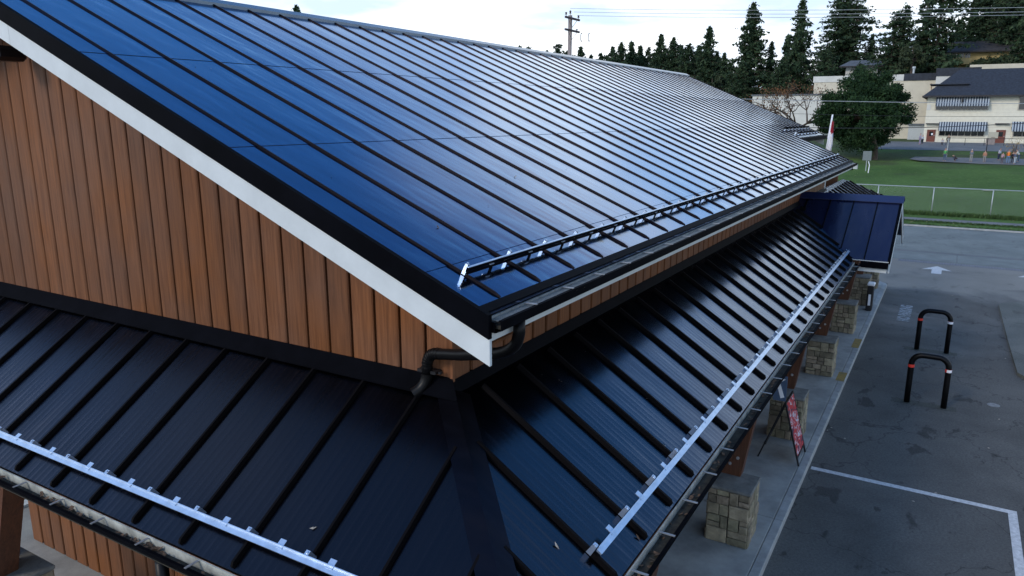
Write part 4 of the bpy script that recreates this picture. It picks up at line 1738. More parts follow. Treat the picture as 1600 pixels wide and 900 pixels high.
# grass tufts and weeds along the fence and the verge
q = MB()
rr = random.Random(9)
for k in range(9000):
    z_ = rr.random()
    if z_ < .5:
        x = 56.2+rr.gauss(0, .25)
        hgt_ = rr.uniform(.12, .34)
    elif z_ < .75:
        x = 49.4+rr.random()**2*.9
        hgt_ = rr.uniform(.05, .14)
    else:
        x = 52.2-rr.random()**2*.7
        hgt_ = rr.uniform(.05, .12)
    y = rr.uniform(-13, 6)
    a = rr.random()*pi
    w = rr.uniform(.02, .06)
    c = Vector((x, y, .0))
    e = Vector((cos(a), sin(a), 0))*w
    l = Vector((rr.gauss(0, .08), rr.gauss(0, .08), hgt_))
    q.poly([c-e, c+e, c+l])
tag(q.build('grass_tufts', m_tuft), 'rough grass growing along the fence and the verge', 'grass', kind='stuff')
q = MB()
for k in range(500):
    x, y = rr.choice([rr.uniform(49.4, 52), rr.uniform(54.2, 57), rr.uniform(58, 90)]), rr.uniform(-14, 8)
    c = Vector((x, y, hgt(x)+.03))
    a = rr.random()*pi
    e = Vector((cos(a), sin(a), .1))*rr.uniform(.04, .09)
    l = Vector((-sin(a), cos(a), .15))*.06
    q.poly([c-e, c-l, c+e, c+l])
tag(q.build('scattered_leaves', m_leafy), 'yellow autumn leaves scattered over the grass', 'leaves', kind='stuff')
# utility pole
UP = sight(891, 30, 48)
pole = empty('utility_pole', (48, UP.y, 0), 'weathered wooden utility pole with two crossarms rising behind the ridge', 'utility pole')
zt_ = sight(891, 24, 48).z
g = MB()
g.tube([(48, UP.y, 0), (48, UP.y, zt_)], [.19, .155], 12)
g.build('pole_shaft', m_polew, pole, smooth=True)
AR = [sight(897, 29, 48).z, sight(897, 48, 48).z]
for z in AR:
    g = MB()
    g.box(46.75, 49.15, UP.y-.27, UP.y-.16, z-.07, z+.07)
    ar = g.build('crossarm', m_arm, pole)
    g = MB()
    for sx in (-1, 1):
        g.beam((48+sx*.75, UP.y-.2, z-.07), (48, UP.y-.17, z-.62), .02, .03, (0, 1, 0))
    g.build('brace', m_polew, ar)
for (dx, zb_, h) in ((-1.1, AR[0]+.07, .28), (1.0, AR[0]+.07, .28), (0, zt_, .35), (.75, AR[1]+.07, .12)):
    g = MB()
    c = Vector((48+dx, UP.y-.2 if dx else UP.y, zb_))
    g.tube([c, c+Vector((0, 0, h*.5))], .02, 6)
    g.tube([c+Vector((0, 0, h*.4)), c+Vector((0, 0, h*.6)), c+Vector((0, 0, h*.8)), c+Vector((0, 0, h))], [.10, .05, .09, .04], 8)
    g.build('insulator', m_arm, pole, smooth=True)
for (u0, v0, u1, v1) in ((909, 55, 908, 62), (922, 53, 919, 64)):
    c = sight((u0+u1)/2, (v0+v1)/2, 48.3)
    g = MB()
    pts = [c+Vector((0, .05*cos(a)*0, 0))+Vector((.15*cos(a), 0, .30*sin(a))) for a in [radians(d_) for d_ in range(60, 330, 20)]]
    g.tube(pts, .025, 6)
    g.build('cable_loop', m_cable, pole)


def wire(name, pts, r, m_, label, sag=.6):
    q = MB()
    a, b = pts
    n = 24
    P_ = []
    for i in range(n+1):
        t = i/n
        c = a*(1-t)+b*t
        P_.append(c-Vector((0, 0, sag*4*t*(1-t))))
    q.tube(P_, r, 5)
    return tag(q.build(name, m_), label, 'power line', 'overhead lines along the street')


def thru(u0, v0, u1, v1, x):
    a, b = sight(u0, v0, x), sight(u1, v1, x)
    d = b-a
    return a, b+d*.6


for (v0, v1, x, l) in ((14, 2, 48, 'highest of the overhead conductors'), (20, 9, 48.6, 'second overhead conductor from the top'), (26, 14, 49.2, 'third overhead conductor, passing in front of the tall firs')):
    a = Vector((x, UP.y, sight(893, v0-1, x).z))
    b = sight(1600, v1, x)
    d = b-a
    wire('power_line', (a, a+d*1.6), .014, m_cablel, 'pale thin ' + l, sag=.35)
a, b = thru(1150, 152, 1600, 157.5, 54)
wire('power_line', (a-(b-a)*.2, b), .022, m_cablel, 'pale cable crossing before the round pine at mid height', 0.2)
a, b = thru(1270, 193.5, 1600, 182, 54)
wire('power_line', (a-(b-a)*.2, b), .024, m_cable, 'dark cable crossing in front of the school ground floor', 0.5)
a, b = thru(1270, 176, 1600, 178, 54)
wire('power_line', (a-(b-a)*.2, b), .011, m_cable, 'faint thin cable above the dark one before the school', 0.2)

# ------------------------------------------------------------------ school
SXW = 135.0
zb0 = 2.7


def sp(u, v, x=SXW):
    return sight(u, v, x)


yL, yR = sp(1444, 200).y, -42.0
ze = sp(1500, 149.5).z
Sc = empty('school_building', (SXW, yL, zb0), 'two storey cream school with dark hipped roof and striped awnings', 'building')
g = MB()
g.box(SXW, SXW+14, yR, yL, zb0, ze)
g.build('wall', m_cwall, Sc)
# siding courses as fine relief lines
g = MB()
z = zb0+.4
while z < ze-.2:
    g.box(SXW-.012, SXW-.001, yR, yL, z, z+.025)
    z += .55
g.build('siding_course', m_cwall2, Sc)
rz = sp(1560, 107, SXW+7.5).z
yE = yL+.75
hipy = sp(1500, 107, SXW+7.5).y
g = MB()
ev = [(SXW-.9, yE, ze-.05), (SXW-.9, yR, ze-.05), (SXW+15.9, yR, ze-.05), (SXW+15.9, yE, ze-.05)]
rd = [(SXW+7.5, hipy, rz), (SXW+7.5, yR, rz)]
g.poly([ev[0], ev[1], rd[1], rd[0]][::-1])
g.poly([ev[3], ev[0], rd[0]][::-1])
g.poly([ev[2], ev[3], rd[0], rd[1]][::-1])
g.poly([ev[0], ev[3], ev[2], ev[1]][::-1])
ro = g.build('roof', m_shing, Sc)
g = MB()
g.box(SXW-1.0, SXW-.86, yR, yE, ze-.22, ze+.04)
g.box(SXW-.86, SXW+15.9, yE-.1, yE+.04, ze-.22, ze+.04)
g.build('eave_gutter', m_shing2, ro)
# flat roofed block behind the hip
g = MB()
ya, yb_ = sp(1463, 110, SXW+10).y, sp(1501, 110, SXW+10).y
za, zb_ = sp(1463, 106.5, SXW+10).z, sp(1463, 119, SXW+10).z
g.box(SXW+10, SXW+18, yb_-3, ya, zb_, za)
g.build('parapet', m_shing, Sc)
g = MB()
g.box(SXW+10.1, SXW+18, yb_-3, ya-.1, zb0, zb_-.01)
g.build('rear_block', m_wwall, Sc)
g = MB()
a, b = sp(1454, 132, SXW+4), sp(1470, 136, SXW+4)
g.box(SXW+2, SXW+9, b.y-4, a.y, b.z+.3, a.z)
g.build('lean_to_roof', m_shing, Sc)


def opening(u0, v0, u1, v1, nm='window', m_=None, mull=0):
    a, b = sp(u0, v0), sp(u1, v1)
    q = MB()
    q.box(SXW-.10, SXW-.02, b.y-.10, a.y+.10, b.z-.10, a.z+.06)
    fr = q.build(nm, m_frame if nm == 'window' else m_door, Sc)
    q = MB()
    n = max(1, mull)
    for i in range(n):
        ya_ = a.y+(b.y-a.y)*i/n-.04
        yb__ = a.y+(b.y-a.y)*(i+1)/n+.04
        q.box(SXW-.125, SXW-.101, yb__, ya_, b.z, a.z-.02)
    q.build('pane', m_glass, fr)
    return fr


def awning(u0, v0, u1, v1):
    a, b = sp(u0, v0), sp(u1, v1)
    q = MB()
    H_ = a.z-b.z
    out = H_*.62
    t = .04
    q.hexa([(SXW-.13, b.y, a.z-t), (SXW-.13, a.y, a.z-t), (SXW-.13-out, a.y, b.z-t+.25), (SXW-.13-out, b.y, b.z-t+.25),
            (SXW-.13, b.y, a.z), (SXW-.13, a.y, a.z), (SXW-.13-out, a.y, b.z+.25), (SXW-.13-out, b.y, b.z+.25)][::1])
    q.box(SXW-.13-out-.02, SXW-.13-out, b.y, a.y, b.z-.02, b.z+.25)
    for yy in (a.y, b.y):
        q.slab([(SXW-.13, yy, a.z-.05), (SXW-.13-out+.02, yy, b.z+.2), (SXW-.13, yy, b.z+.3)], (0, .02, 0))
    aw = q.build('awning', m_stripe, Sc, a)
    return aw


opening(1463, 160, 1543, 171, mull=8)
awning(1464, 149.8, 1545, 165.5)
opening(1467.5, 203, 1537, 212.5, mull=7)
awning(1468, 190.3, 1541, 205)
opening(1584, 203, 1640, 213.5, mull=4)
awning(1582, 190, 1645, 205.5)
opening(1594, 151, 1640, 171, mull=3)
g = MB()
for u in (1504,):
    a, b = sp(u-1, 153), sp(u+1, 162)
    g.box(SXW-1.1, SXW-.7, b.y, a.y, b.z, a.z)
g.build('awning_joint', m_blkm, Sc)
for (u0, u1, v0, v1) in ((1449, 1460, 202.5, 221.5), (1557, 1569, 203, 223.5)):
    a, b = sp(u0, v0), sp(u1, v1)
    q = MB()
    q.box(SXW-.10, SXW-.02, b.y, a.y, b.z, a.z)
    dr = q.build('door', m_door, Sc, (SXW, b.y, b.z))
    q = MB()
    q.box(SXW-.125, SXW-.101, b.y+.35, a.y-.35, a.z-1.0, a.z-.3)
    q.build('door_pane', m_glass, dr)
    q = MB()
    q.box(SXW-.15, SXW-.101, b.y+.12, b.y+.18, b.z+.9, b.z+1.1)
    q.build('handle', m_galv, dr)
    q = MB()
    q.box(SXW-.5, SXW-.01, b.y-.3, a.y+.3, a.z+.9, a.z+1.02)
    q.build('door_canopy', m_shing2, Sc)
    q = MB()
    q.box(SXW-.6, SXW-.01, b.y-.2, a.y+.2, hgt(SXW)+.0, b.z-.01)
    q.build('door_step', m_frame, Sc)
g = MB()
a = sp(1456.5, 208)
g.box(SXW-.14, SXW-.127, a.y-.12, a.y+.12, a.z-.3, a.z)
g.build('door_notice', m_wht, Sc)
# white notice on the upper wall
g = MB()
a, b = sp(1449, 163), sp(1454, 172)
g.box(SXW-.06, SXW-.02, b.y, a.y, b.z, a.z)
g.build('wall_box', m_wwall, Sc)
# gymnasium wing behind
gx = 150
Gy = empty('gymnasium', (gx, sp(1400, 200, gx).y, 3), 'pale windowless gymnasium block with dark roof edge behind the school', 'building')
a, b = sp(1273, 120, gx), sp(1468, 125, gx)
g = MB()
g.box(gx, gx+16, b.y, a.y, 2.5, b.z)
g.build('wall', m_cwall2, Gy)
g = MB()
a2 = sp(1413, 116, gx)
g.box(gx-.15, gx+16, b.y, a2.y, b.z+.01, sp(1440, 114.5, gx).z)
g.build('roof_edge', m_shing, Gy)
g = MB()
g.box(gx-.1, gx+16, a2.y+.01, a.y+.2, b.z+.01, sp(1340, 118, gx).z)
g.build('pale_coping', m_wwall, Gy)
g = MB()
g.tube([sp(1455, 130, gx-.2), sp(1455, 195, gx-.2)], .06, 6)
g.build('rain_pipe', mat('rusty_pipe', (0.35, 0.22, 0.13), .7), Gy)
g = MB()
vv = sp(1428, 108, gx+3)
g.tube([vv+Vector((0, 0, -1.2)), vv+Vector((0, 0, .1))], .18, 8)
g.tube([vv+Vector((0, 0, .1)), vv+Vector((0, 0, .45))], .3, 8)
g.build('roof_vent', m_galv, Gy)
# low glazed link between gym and school
g = MB()
a, b = sp(1430, 196, gx-4), sp(1446, 218, gx-4)
lk = empty('link_block', (gx-4, a.y, 3), 'low grey link block between gymnasium and school', 'building')
g.box(gx-4, gx, b.y-1, a.y+1, 2.5, a.z)
g.build('wall', m_galv, lk)
g = MB()
g.box(gx-4.3, gx, b.y-1, a.y+1.2, a.z+.01, a.z+.3)
g.build('roof', m_groof, lk)
# white shed at left
wx = 142
Ws = empty('white_annex', (wx, sp(1240, 200, wx).y, 3), 'low white annex with flat roof behind the bare tree', 'building')
a, b = sp(1176, 150, wx), sp(1292, 152, wx)
g = MB()
g.box(wx, wx+10, b.y, a.y, 2.0, a.z)
g.build('wall', m_wwall, Ws)
g = MB()
g.box(wx-.2, wx+10, b.y-.2, a.y+.2, a.z+.01, a.z+.25)
g.build('roof_edge', m_groof, Ws)


# hillside houses
def house(nm, u0, u1, v_eave, v_base, v_ridge, x, wallm, roofm, label, wins, u_r0=None, u_r1=None, depth=9):
    a, b = sp(u0, v_eave, x), sp(u1, v_eave, x)
    zb_ = sp(u0, v_base, x).z
    zr_ = sp(u0, v_ridge, x+depth/2).z
    h = empty(nm, (x, (a.y+b.y)/2, zb_), label, 'house')
    q = MB()
    q.box(x, x+depth, b.y, a.y, zb_-6, a.z)
    q.build('wall', wallm, h)
    q = MB()
    y0, y1 = b.y-1.2, a.y+1.2
    e = a.z+.02
    n = [(x-1, y0, e), (x-1, y1, e), (x+depth+1, y1, e), (x+depth+1, y0, e), (x+depth/2, y0+1.5, zr_), (x+depth/2, y1-1.5, zr_)]
    q.v = n
    q.f = [(1, 0, 4, 5), (3, 2, 5, 4), (0, 3, 4), (2, 1, 5), (0, 1, 2, 3)]
    r_ = q.build('roof', roofm, h)
    q = MB()
    q.box(x-1.05, x-.9, y0, y1, e-.25, e+.02)
    q.build('eave_board', m_shing2, r_)
    for (wu0, wu1, wv0, wv1) in wins:
        p, s_ = sp(wu0, wv0, x), sp(wu1, wv1, x)
        q = MB()
        q.box(x-.08, x-.01, s_.y, p.y, s_.z, p.z)
        w = q.build('window', m_frame, h)
        q = MB()
        mm = (p.y-s_.y)/2
        q.box(x-.1, x-.081, s_.y+.12, s_.y+mm-.06, s_.z+.12, p.z-.12)
        q.box(x-.1, x-.081, s_.y+mm+.06, p.y-.12, s_.z+.12, p.z-.12)
        q.build('pane', m_glass, w)
    return h


h1 = house('hillside_house', 1478, 1578, 82, 107, 66, 172, m_ywall, m_shing2, 'mustard hillside house with long dark roof above the school roof', [(1486, 1496, 84, 90), (1499, 1506, 83, 90), (1508, 1516, 83, 90)])
g = MB()
a, b = sp(1476, 92, 170), sp(1517, 100, 170)
g.box(170, 172, b.y, a.y, b.z, a.z)
g.build('balcony', m_ywall, h1)
house('hillside_house', 1376, 1440, 94, 112, 84, 178, m_ywall, m_shing2, 'small mustard house with dark roof above the round pine', [(1381, 1386, 96, 101), (1388, 1394, 96, 101), (1396, 1403, 96, 101)])
house('hillside_house', 1322, 1372, 104, 112, 95, 168, m_wwall, m_groof, 'pale house with grey roof just left of the mustard one', [(1330, 1337, 106, 110)], depth=8)
g = MB()
a, b = sp(1516, 99, 160), sp(1600, 118, 160)
rw = empty('retaining_wall', (160, a.y, a.z), 'pale retaining wall below the hillside house', 'wall')
g.box(160, 160.5, b.y-20, a.y, b.z-6, sp(1560, 100, 160).z)
g.build('wall', m_cwall2, rw)


# ------------------------------------------------------------------ trees
def leaf_tri(q, c, size, rng, nbias=None):
    d = Vector((rng.gauss(0, 1), rng.gauss(0, 1), rng.gauss(0, .6))).normalized()
    e = d.orthogonal().normalized()
    f = d.cross(e)
    a = rng.random()*6.28
    u = (e*cos(a)+f*sin(a))*size
    w = (f*cos(a)-e*sin(a))*size*.45
    q.poly([c-u*.6-w, c+u, c-u*.5+w])


def fir_mesh(seed, dens=1.15, sparse=0.08, bare=0.06, power=.85, leaf=.022, rad=.215, clump=12):
    """unit-height conifer: crown triangles and limbs; returns (crown mesh maker, trunk maker)"""
    rng = random.Random(seed)
    cr, tr = MB(), MB()
    tr.tube([(0, 0, -.05), (0, 0, .35), (rng.gauss(0, .004), rng.gauss(0, .004), .7), (0, 0, .985)], [.016, .012, .006, .0015], 7)
    z = bare
    while z < .985:
        t = (z-bare)/(1-bare)
        prof = (1-t)**power*(.55+.45*min(1, t*5+.3))
        n = int(rng.uniform(4, 7)*dens)+1
        for _ in range(n):
            if rng.random() < sparse:
                continue
            a = rng.random()*2*pi
            ln = rad*prof*rng.choice([.55, .8, 1.0, 1.25])*rng.uniform(.7, 1.1)+.008
            dr = rng.uniform(-.25, .12) - .15*(1-t)
            b = Vector((0, 0, z))
            tip = Vector((cos(a)*ln, sin(a)*ln, z+ln*dr))
            if ln > .05:
                tr.tube([b, tip*.5+b*.5+Vector((0, 0, .01*ln)), tip], [.0028, .0018, .0006], 4, cap=False)
            m_ = max(3, int(clump*ln/rad*2.0))
            for k in range(m_):
                s_ = (k+rng.random())/m_
                s_ = s_**.75
                c = b*(1-s_)+tip*s_
                sp_ = ln*.22*(1.1-s_*.6)+.006
                c = c+Vector((rng.gauss(0, sp_*.55), rng.gauss(0, sp_*.55), rng.gauss(-.004, .006)-.012*rng.random()))
                leaf_tri(cr, c, leaf*rng.uniform(.55, 1.25), rng)
                leaf_tri(cr, c+Vector((rng.gauss(0, .008), rng.gauss(0, .008), rng.gauss(-.005, .006))), leaf*rng.uniform(.4, .9), rng)
        z += rng.uniform(.010, .020)
    return cr, tr


VAR = {}
for nm, kw, m_ in (('a', dict(seed=1), m_fir), ('b', dict(seed=2, rad=.16, dens=1.0), m_fir), ('c', dict(seed=3, rad=.24, power=.6, dens=1.1), m_fir),
                   ('s', dict(seed=4, sparse=.55, bare=.30, power=.45, rad=.17), m_fir), ('t', dict(seed=5, sparse=.62, bare=.22, power=.55, rad=.15), m_fir),
                   ('p', dict(seed=6, sparse=.3, rad=.20), m_fir2), ('d', dict(seed=7, rad=.27, power=.5, dens=1.3, bare=.02), m_fir)):
    c_, t_ = fir_mesh(**kw)
    VAR[nm] = (c_.mesh('crown', m_), t_.mesh('trunk', m_bark))


def fir(u, v, x, var, wpx, base=None, label='', cat='tree', rot=0.0):
    p = sight(u, v, x)
    zb_ = hgt(x, p.y)-.3 if base is None else base
    H_ = p.z-zb_
    dist = (p-Vector((CX, CY, CZ))).dot(fw)
    wid = wpx/FPX*dist
    rad = {'a': .20, 'b': .16, 'c': .24, 's': .17, 't': .15, 'p': .20, 'd': .27}[var]*1.6
    sx = H_*min(1.5, max(1.2 if x > 185 else 1.05, wid/rad/H_))
    o = empty('fir_tree', (x, p.y, zb_), label, cat, 'conifers on the hill and skyline')
    for nm, me in (('crown', VAR[var][0]), ('trunk', VAR[var][1])):
        c = link(nm, me, o, (x, p.y, zb_), (0, 0, rot))
        c.scale = (sx, sx, H_)
    return o


SMALL = [(462, 4, 150, 'a', 16), (812, 70, 240, 'b', 8), (826, 71, 240, 'b', 7), (855, 76, 230, 'a', 12), (873, 67, 225, 's', 14), (886, 77, 236, 'a', 12),
         (908, 70, 220, 'a', 15), (924, 83, 230, 'a', 16), (939, 81, 225, 'b', 13), (957, 70, 215, 'a', 20), (971, 63, 210, 'a', 22),
         (987, 63, 215, 'b', 17), (1001, 69, 220, 'b', 13), (1014, 70, 222, 'p', 16), (1033, 50, 205, 'a', 24), (1053, 55, 205, 'a', 24),
         (1064, 68, 212, 'b', 14), (1077, 66, 200, 'c', 34), (1092, 68, 208, 'a', 20), (1109, 38, 195, 'a', 28), (1121, 78, 200, 'a', 22), (1133, 80, 190, 'a', 20)]
for i, (u, v, x, k, w) in enumerate(SMALL):
    if i == 0:
        lab = 'lone dark fir tip showing above the near end of the ridge'
    elif k == 'p':
        lab = 'pale greyish fir among the dark skyline firs'
    elif i == 15+0:
        lab = 'pointed fir, second of the taller pair right of the pale fir'
    elif i == 14:
        lab = 'pointed fir, first of the taller pair right of the pale fir'
    elif k == 'c':
        lab = 'broad dark fir filling the gap between the taller pair and the next peak'
    elif i == 19:
        lab = 'tallest fir of the small skyline row, left of the huge bluish fir'
    elif u < 895:
        lab = 'tiny far fir left of or beside the utility pole, number %d from the left edge of the group' % i
        lab = ['', 'leftmost tiny fir tip beyond the ridge', 'second tiny fir tip beyond the ridge', 'tiny fir left of the utility pole', 'thin ragged fir just left of the utility pole', 'tiny fir right behind the utility pole'][i]
    else:
        names = {6: 'small pointed fir just right of the utility pole', 7: 'low fir between the pole and the fir clump', 8: 'low slender fir at the left foot of the clump', 9: 'left fir of the dark clump right of the pole', 10: 'middle tallest fir of the dark clump right of the pole',
                 11: 'slender pointed fir standing alone right of the clump', 12: 'slender fir directly left of the pale fir', 16: 'slim fir between the taller pair and the broad fir', 18: 'fir filling in left of the tallest skyline fir',
                 20: 'lower fir right of the tallest skyline fir', 21: 'low fir at the left foot of the huge bluish fir'}
        lab = names.get(i, 'dark fir in the skyline row')
    fir(u, v, x, k, w, label=lab, rot=i*1.3)
for i, (u, v, x) in enumerate([(868, 84, 250), (898, 84, 250), (915, 88, 245), (932, 90, 240), (948, 84, 240), (963, 80, 235), (980, 82, 230), (995, 84, 230),
                               (1008, 88, 225), (1022, 80, 225), (1043, 74, 222), (1060, 82, 215), (1085, 84, 212), (1099, 78, 210), (1115, 90, 205), (1127, 92, 200), (1142, 96, 190), (1150, 104, 180)]):
    fir(u, v, x, 'acb'[i % 3], 20, label=('%s low dark fir along the ridge line counting right from the utility pole' % ['first', 'second', 'third', 'fourth', 'fifth', 'sixth', 'seventh', 'eighth', 'ninth', 'tenth', 'eleventh', 'twelfth', 'thirteenth', 'fourteenth', 'fifteenth', 'sixteenth', 'seventeenth'][i-1]) if i else 'low dark fir along the ridge line just left of the utility pole', rot=i*1.9)
BIG = [(1178, 0, 165, 'a', 74, 'huge fir with bluish airy top rising over the far roof end'),
       (1207, 62, 168, 'a', 34, 'dark fir right beside the huge bluish fir'),
       (1160, 95, 160, 'c', 44, 'low broad fir at the left foot of the huge fir'),
       (1232, 52, 175, 'b', 30, 'slender fir between the huge fir and the airy one'),
       (1256, -6, 162, 'a', 62, 'tall fir with thin airy tip left of the dense round topped fir'),
       (1222, 92, 158, 'd', 52, 'dark fir thicket above the white annex'),
       (1290, 75, 160, 'd', 50, 'dark low fir filling in below the dense fir'),
       (1328, -22, 182, 'd', 92, 'large dense fir with full crown above the grey roofed house'),
       (1364, 52, 186, 'b', 26, 'small fir peeping out right of the dense fir'),
       (1402, 16, 165, 's', 54, 'ragged open fir above the small mustard house'),
       (1418, 2, 168, 't', 40, 'thin fir leaning against the ragged one'),
       (1452, -10, 166, 't', 44, 'lean fir with bare lower trunk left of the tall trunked fir'),
       (1478, -35, 163, 's', 74, 'tall open fir with long bare trunk above the gymnasium'),
       (1500, 30, 186, 'b', 36, 'fir behind the tall trunked one'),
       (1525, 12, 178, 'a', 50, 'fir rising behind the mustard house roof'),
       (1556, -60, 188, 'd', 100, 'massive dark fir right of the mustard house'),
       (1598, -50, 178, 'd', 90, 'massive dark fir at the right edge'),
       (1556, 62, 186, 'd', 50, 'low bushy fir hiding the right end of the mustard house'),
       (1640, -40, 165, 'd', 90, 'dark fir partly outside the right edge'),
       (1446, 84, 186, 'c', 34, 'low fir right of the small mustard house'),
       (1345, 98, 166, 'd', 34, 'low dark fir in front of the grey roofed house')]
for i, (u, v, x, k, w, lab) in enumerate(BIG):
    fir(u, v, x, k, w, label=lab, rot=i*2.1+.7)


def blob_tree(nm, u_c, v_top, v_bot, w_px, x, base_uv, leafm, label, n=9000, seed=3, leaf=.32, trunk_r=.35, lobes=34, flat=1.0, hollow=.35):
    rng = random.Random(seed)
    top = sight(u_c, v_top, x)
    bot = sight(u_c, v_bot, x)
    dist = (top-Vector((CX, CY, CZ))).dot(fw)
    Rr = w_px/2/FPX*dist
    bp = sight(base_uv[0], base_uv[1], x)
    bz = hgt(x, bp.y)
    o = empty(nm, (x, bp.y, bz), label, 'tree')
    c = (top+bot)/2
    hz_ = (top.z-bot.z)/2
    cr, tr = MB(), MB()
    tr.tube([(x, bp.y, bz-.3), (x, bp.y+.1, bz+1.5), (x+.1, (bp.y+c.y)/2, c.z-.3*hz_), (x, c.y, c.z+.6*hz_)], [trunk_r, trunk_r*.85, trunk_r*.6, trunk_r*.15], 9)
    lb = []
    for k in range(lobes):
        while True:
            p = Vector((rng.uniform(-1, 1), rng.uniform(-1, 1), rng.uniform(-1, 1)))
            if hollow < p.length < .92:
                break
        # egg shape: broad below the middle, narrower on top
        wz = 1.0-.38*max(0, p.z)**1.3
        q_ = Vector((p.x*Rr*wz, p.y*Rr*wz, p.z*hz_*.92))
        rad = Rr*rng.uniform(.10, .24)
        lb.append((c+q_, rad))
        mid = Vector((x, c.y, c.z+min(q_.z*.5, hz_*.3)-.2*hz_))
        tr.tube([mid, (mid+c+q_)/2+Vector((0, 0, .2)), c+q_], [trunk_r*.28, trunk_r*.16, trunk_r*.05], 5, cap=False)
    for k in range(n):
        p, rad = rng.choice(lb)
        d = Vector((rng.gauss(0, 1), rng.gauss(0, 1), rng.gauss(0, 1)))
        d = d.normalized()*rad*(rng.random()**.45)*rng.choice([1, 1, 1.25])
        d.z *= .75
        leaf_tri(cr, p+d, leaf*rng.uniform(.6, 1.3), rng)
    cr.build('crown', leafm, o)
    tr.build('trunk', m_bark, o)
    return o


blob_tree('pine_tree', 1350, 100, 246, 158, 100, (1367, 250), m_pine, 'big round dark green pine standing at the edge of the field', n=60000, seed=8, leaf=.19, lobes=130, hollow=.3)
blob_tree('shrubby_tree', 1425, 62, 112, 44, 158, (1425, 115), m_fir2, 'olive coloured leafy tree between the hillside houses', n=5000, seed=4, leaf=.45, lobes=22)
blob_tree('shrubby_tree', 1112, 112, 160, 50, 170, (1112, 165), m_fir2, 'green rounded shrub tree below the skyline firs', n=4000, seed=14, leaf=.6, lobes=16)
blob_tree('hillside_bush', 1560, 90, 112, 90, 166, (1560, 112), m_fir2, 'dark bushes hanging over the retaining wall', n=6000, seed=15, leaf=.45, lobes=26)


def bare_tree(u_c, v_top, v_bot, w_px, x, label, seed=5):
    rng = random.Random(seed)
    top, bot = sight(u_c, v_top, x), sight(u_c, v_bot, x)
    bz = hgt(x, bot.y)
    o = empty('bare_tree', (x, bot.y, bz), label, 'tree')
    tr, cr = MB(), MB()
    Hh = top.z-bz

    def grow(p, d, ln, r, lev):
        q_ = p+d*ln
        mid = (p+q_)/2+Vector((rng.gauss(0, .06), rng.gauss(0, .06), rng.gauss(0, .05)))*ln
        tr.tube([p, mid, q_], [r, r*.8, r*.6], 5 if lev > 1 else 7, cap=False)
        if lev >= 5:
            for _ in range(7):
                if rng.random() < .85:
                    leaf_tri(cr, q_+Vector((rng.gauss(0, .4), rng.gauss(0, .4), rng.gauss(.1, .35))), rng.uniform(.10, .20), rng)
            return
        for _ in range(rng.choice([2, 3, 3])):
            nd = (d+Vector((rng.gauss(0, .5), rng.gauss(0, .5), rng.gauss(.03, .32)))).normalized()
            grow(q_, nd, ln*rng.uniform(.62, .86), r*.62, lev+1)
    base = Vector((x, bot.y, bz-.2))
    tr.tube([base, base+Vector((0, 0, Hh*.25))], [.34, .28], 8)
    for k in range(6):
        a = k*1.05+rng.random()*.4
        grow(base+Vector((0, 0, Hh*.22)), Vector((cos(a)*.8, sin(a)*.95, .75)).normalized(), Hh*.24, .20, 1)
    tr.build('trunk', m_bark, o)
    cr.build('crown', m_autumn, o)
    return o


bare_tree(1236, 106, 200, 96, 104, 'nearly bare autumn tree with russet leaves left of the round pine')
# hedge mass behind the annex and a leafless sapling near the people
bt = sight(1586, 236, 106)
rng = random.Random(2)
o = empty('sapling', (106, bt.y, hgt(106)), 'thin sapling with yellow leaves behind the people at right', 'tree')
tr, cr = MB(), MB()
for k in range(12):
    a = rng.random()*6.28
    tipp = Vector((106+rng.gauss(0, .5), bt.y+rng.gauss(0, .9), hgt(106)+rng.uniform(1.2, 2.3)))
    tr.tube([(106, bt.y, hgt(106)-.1), ((106+tipp.x)/2, (bt.y*1.3+tipp.y*.7)/2, tipp.z*.6+hgt(106)*.4), tipp], [.03, .02, .008], 5, cap=False)
    for _ in range(9):
        leaf_tri(cr, tipp+Vector((rng.gauss(0, .25), rng.gauss(0, .3), rng.gauss(-.2, .3))), .10, rng)
tr.build('trunk', m_bark, o)
cr.build('crown', m_leafy, o)

# notice hoarding by the pine
hx_ = 86
a, b = sight(1349, 236, hx_), sight(1361, 251, hx_)
o = empty('notice_board', (hx_, (a.y+b.y)/2, hgt(hx_)), 'grey blank board on posts in front of the pine', 'board')
g = MB()
g.bbox(hx_-.02, hx_+.02, b.y, a.y, b.z, a.z, .008)
g.build('panel', mat('grey_board', (0.17, 0.20, 0.20), .7, var=.1), o)
g = MB()
g.tube([(hx_+.05, (a.y+b.y)/2, hgt(hx_)), (hx_+.05, (a.y+b.y)/2, a.z-.05)], .04, 6)
g.build('post', m_galv, o)
a, b = sight(1331, 257, 88), sight(1339, 268, 88)
o = empty('utility_cabinet', (88, a.y, hgt(88)), 'pale grey cabinet just beyond the roof corner', 'cabinet')
g = MB()
g.bbox(88, 88.5, b.y, a.y, b.z, a.z, .02)
g.build('body', m_galv, o)
g = MB()
g.box(88.05, 88.45, b.y+.05, a.y-.05, hgt(88)-.1, b.z)
g.build('plinth', m_cap, o)
# white bent post by the pine
g = MB()
a, b, c = sight(1357, 252, 84), sight(1358.5, 258, 84), sight(1356.5, 270, 84)
g.tube([a, b, (b+c)/2, c, Vector((c.x, c.y, hgt(84)))], .05, 6)
tag(g.build('marker_post', m_wht, None, c), 'bent white marker post on the lawn under the pine', 'post')
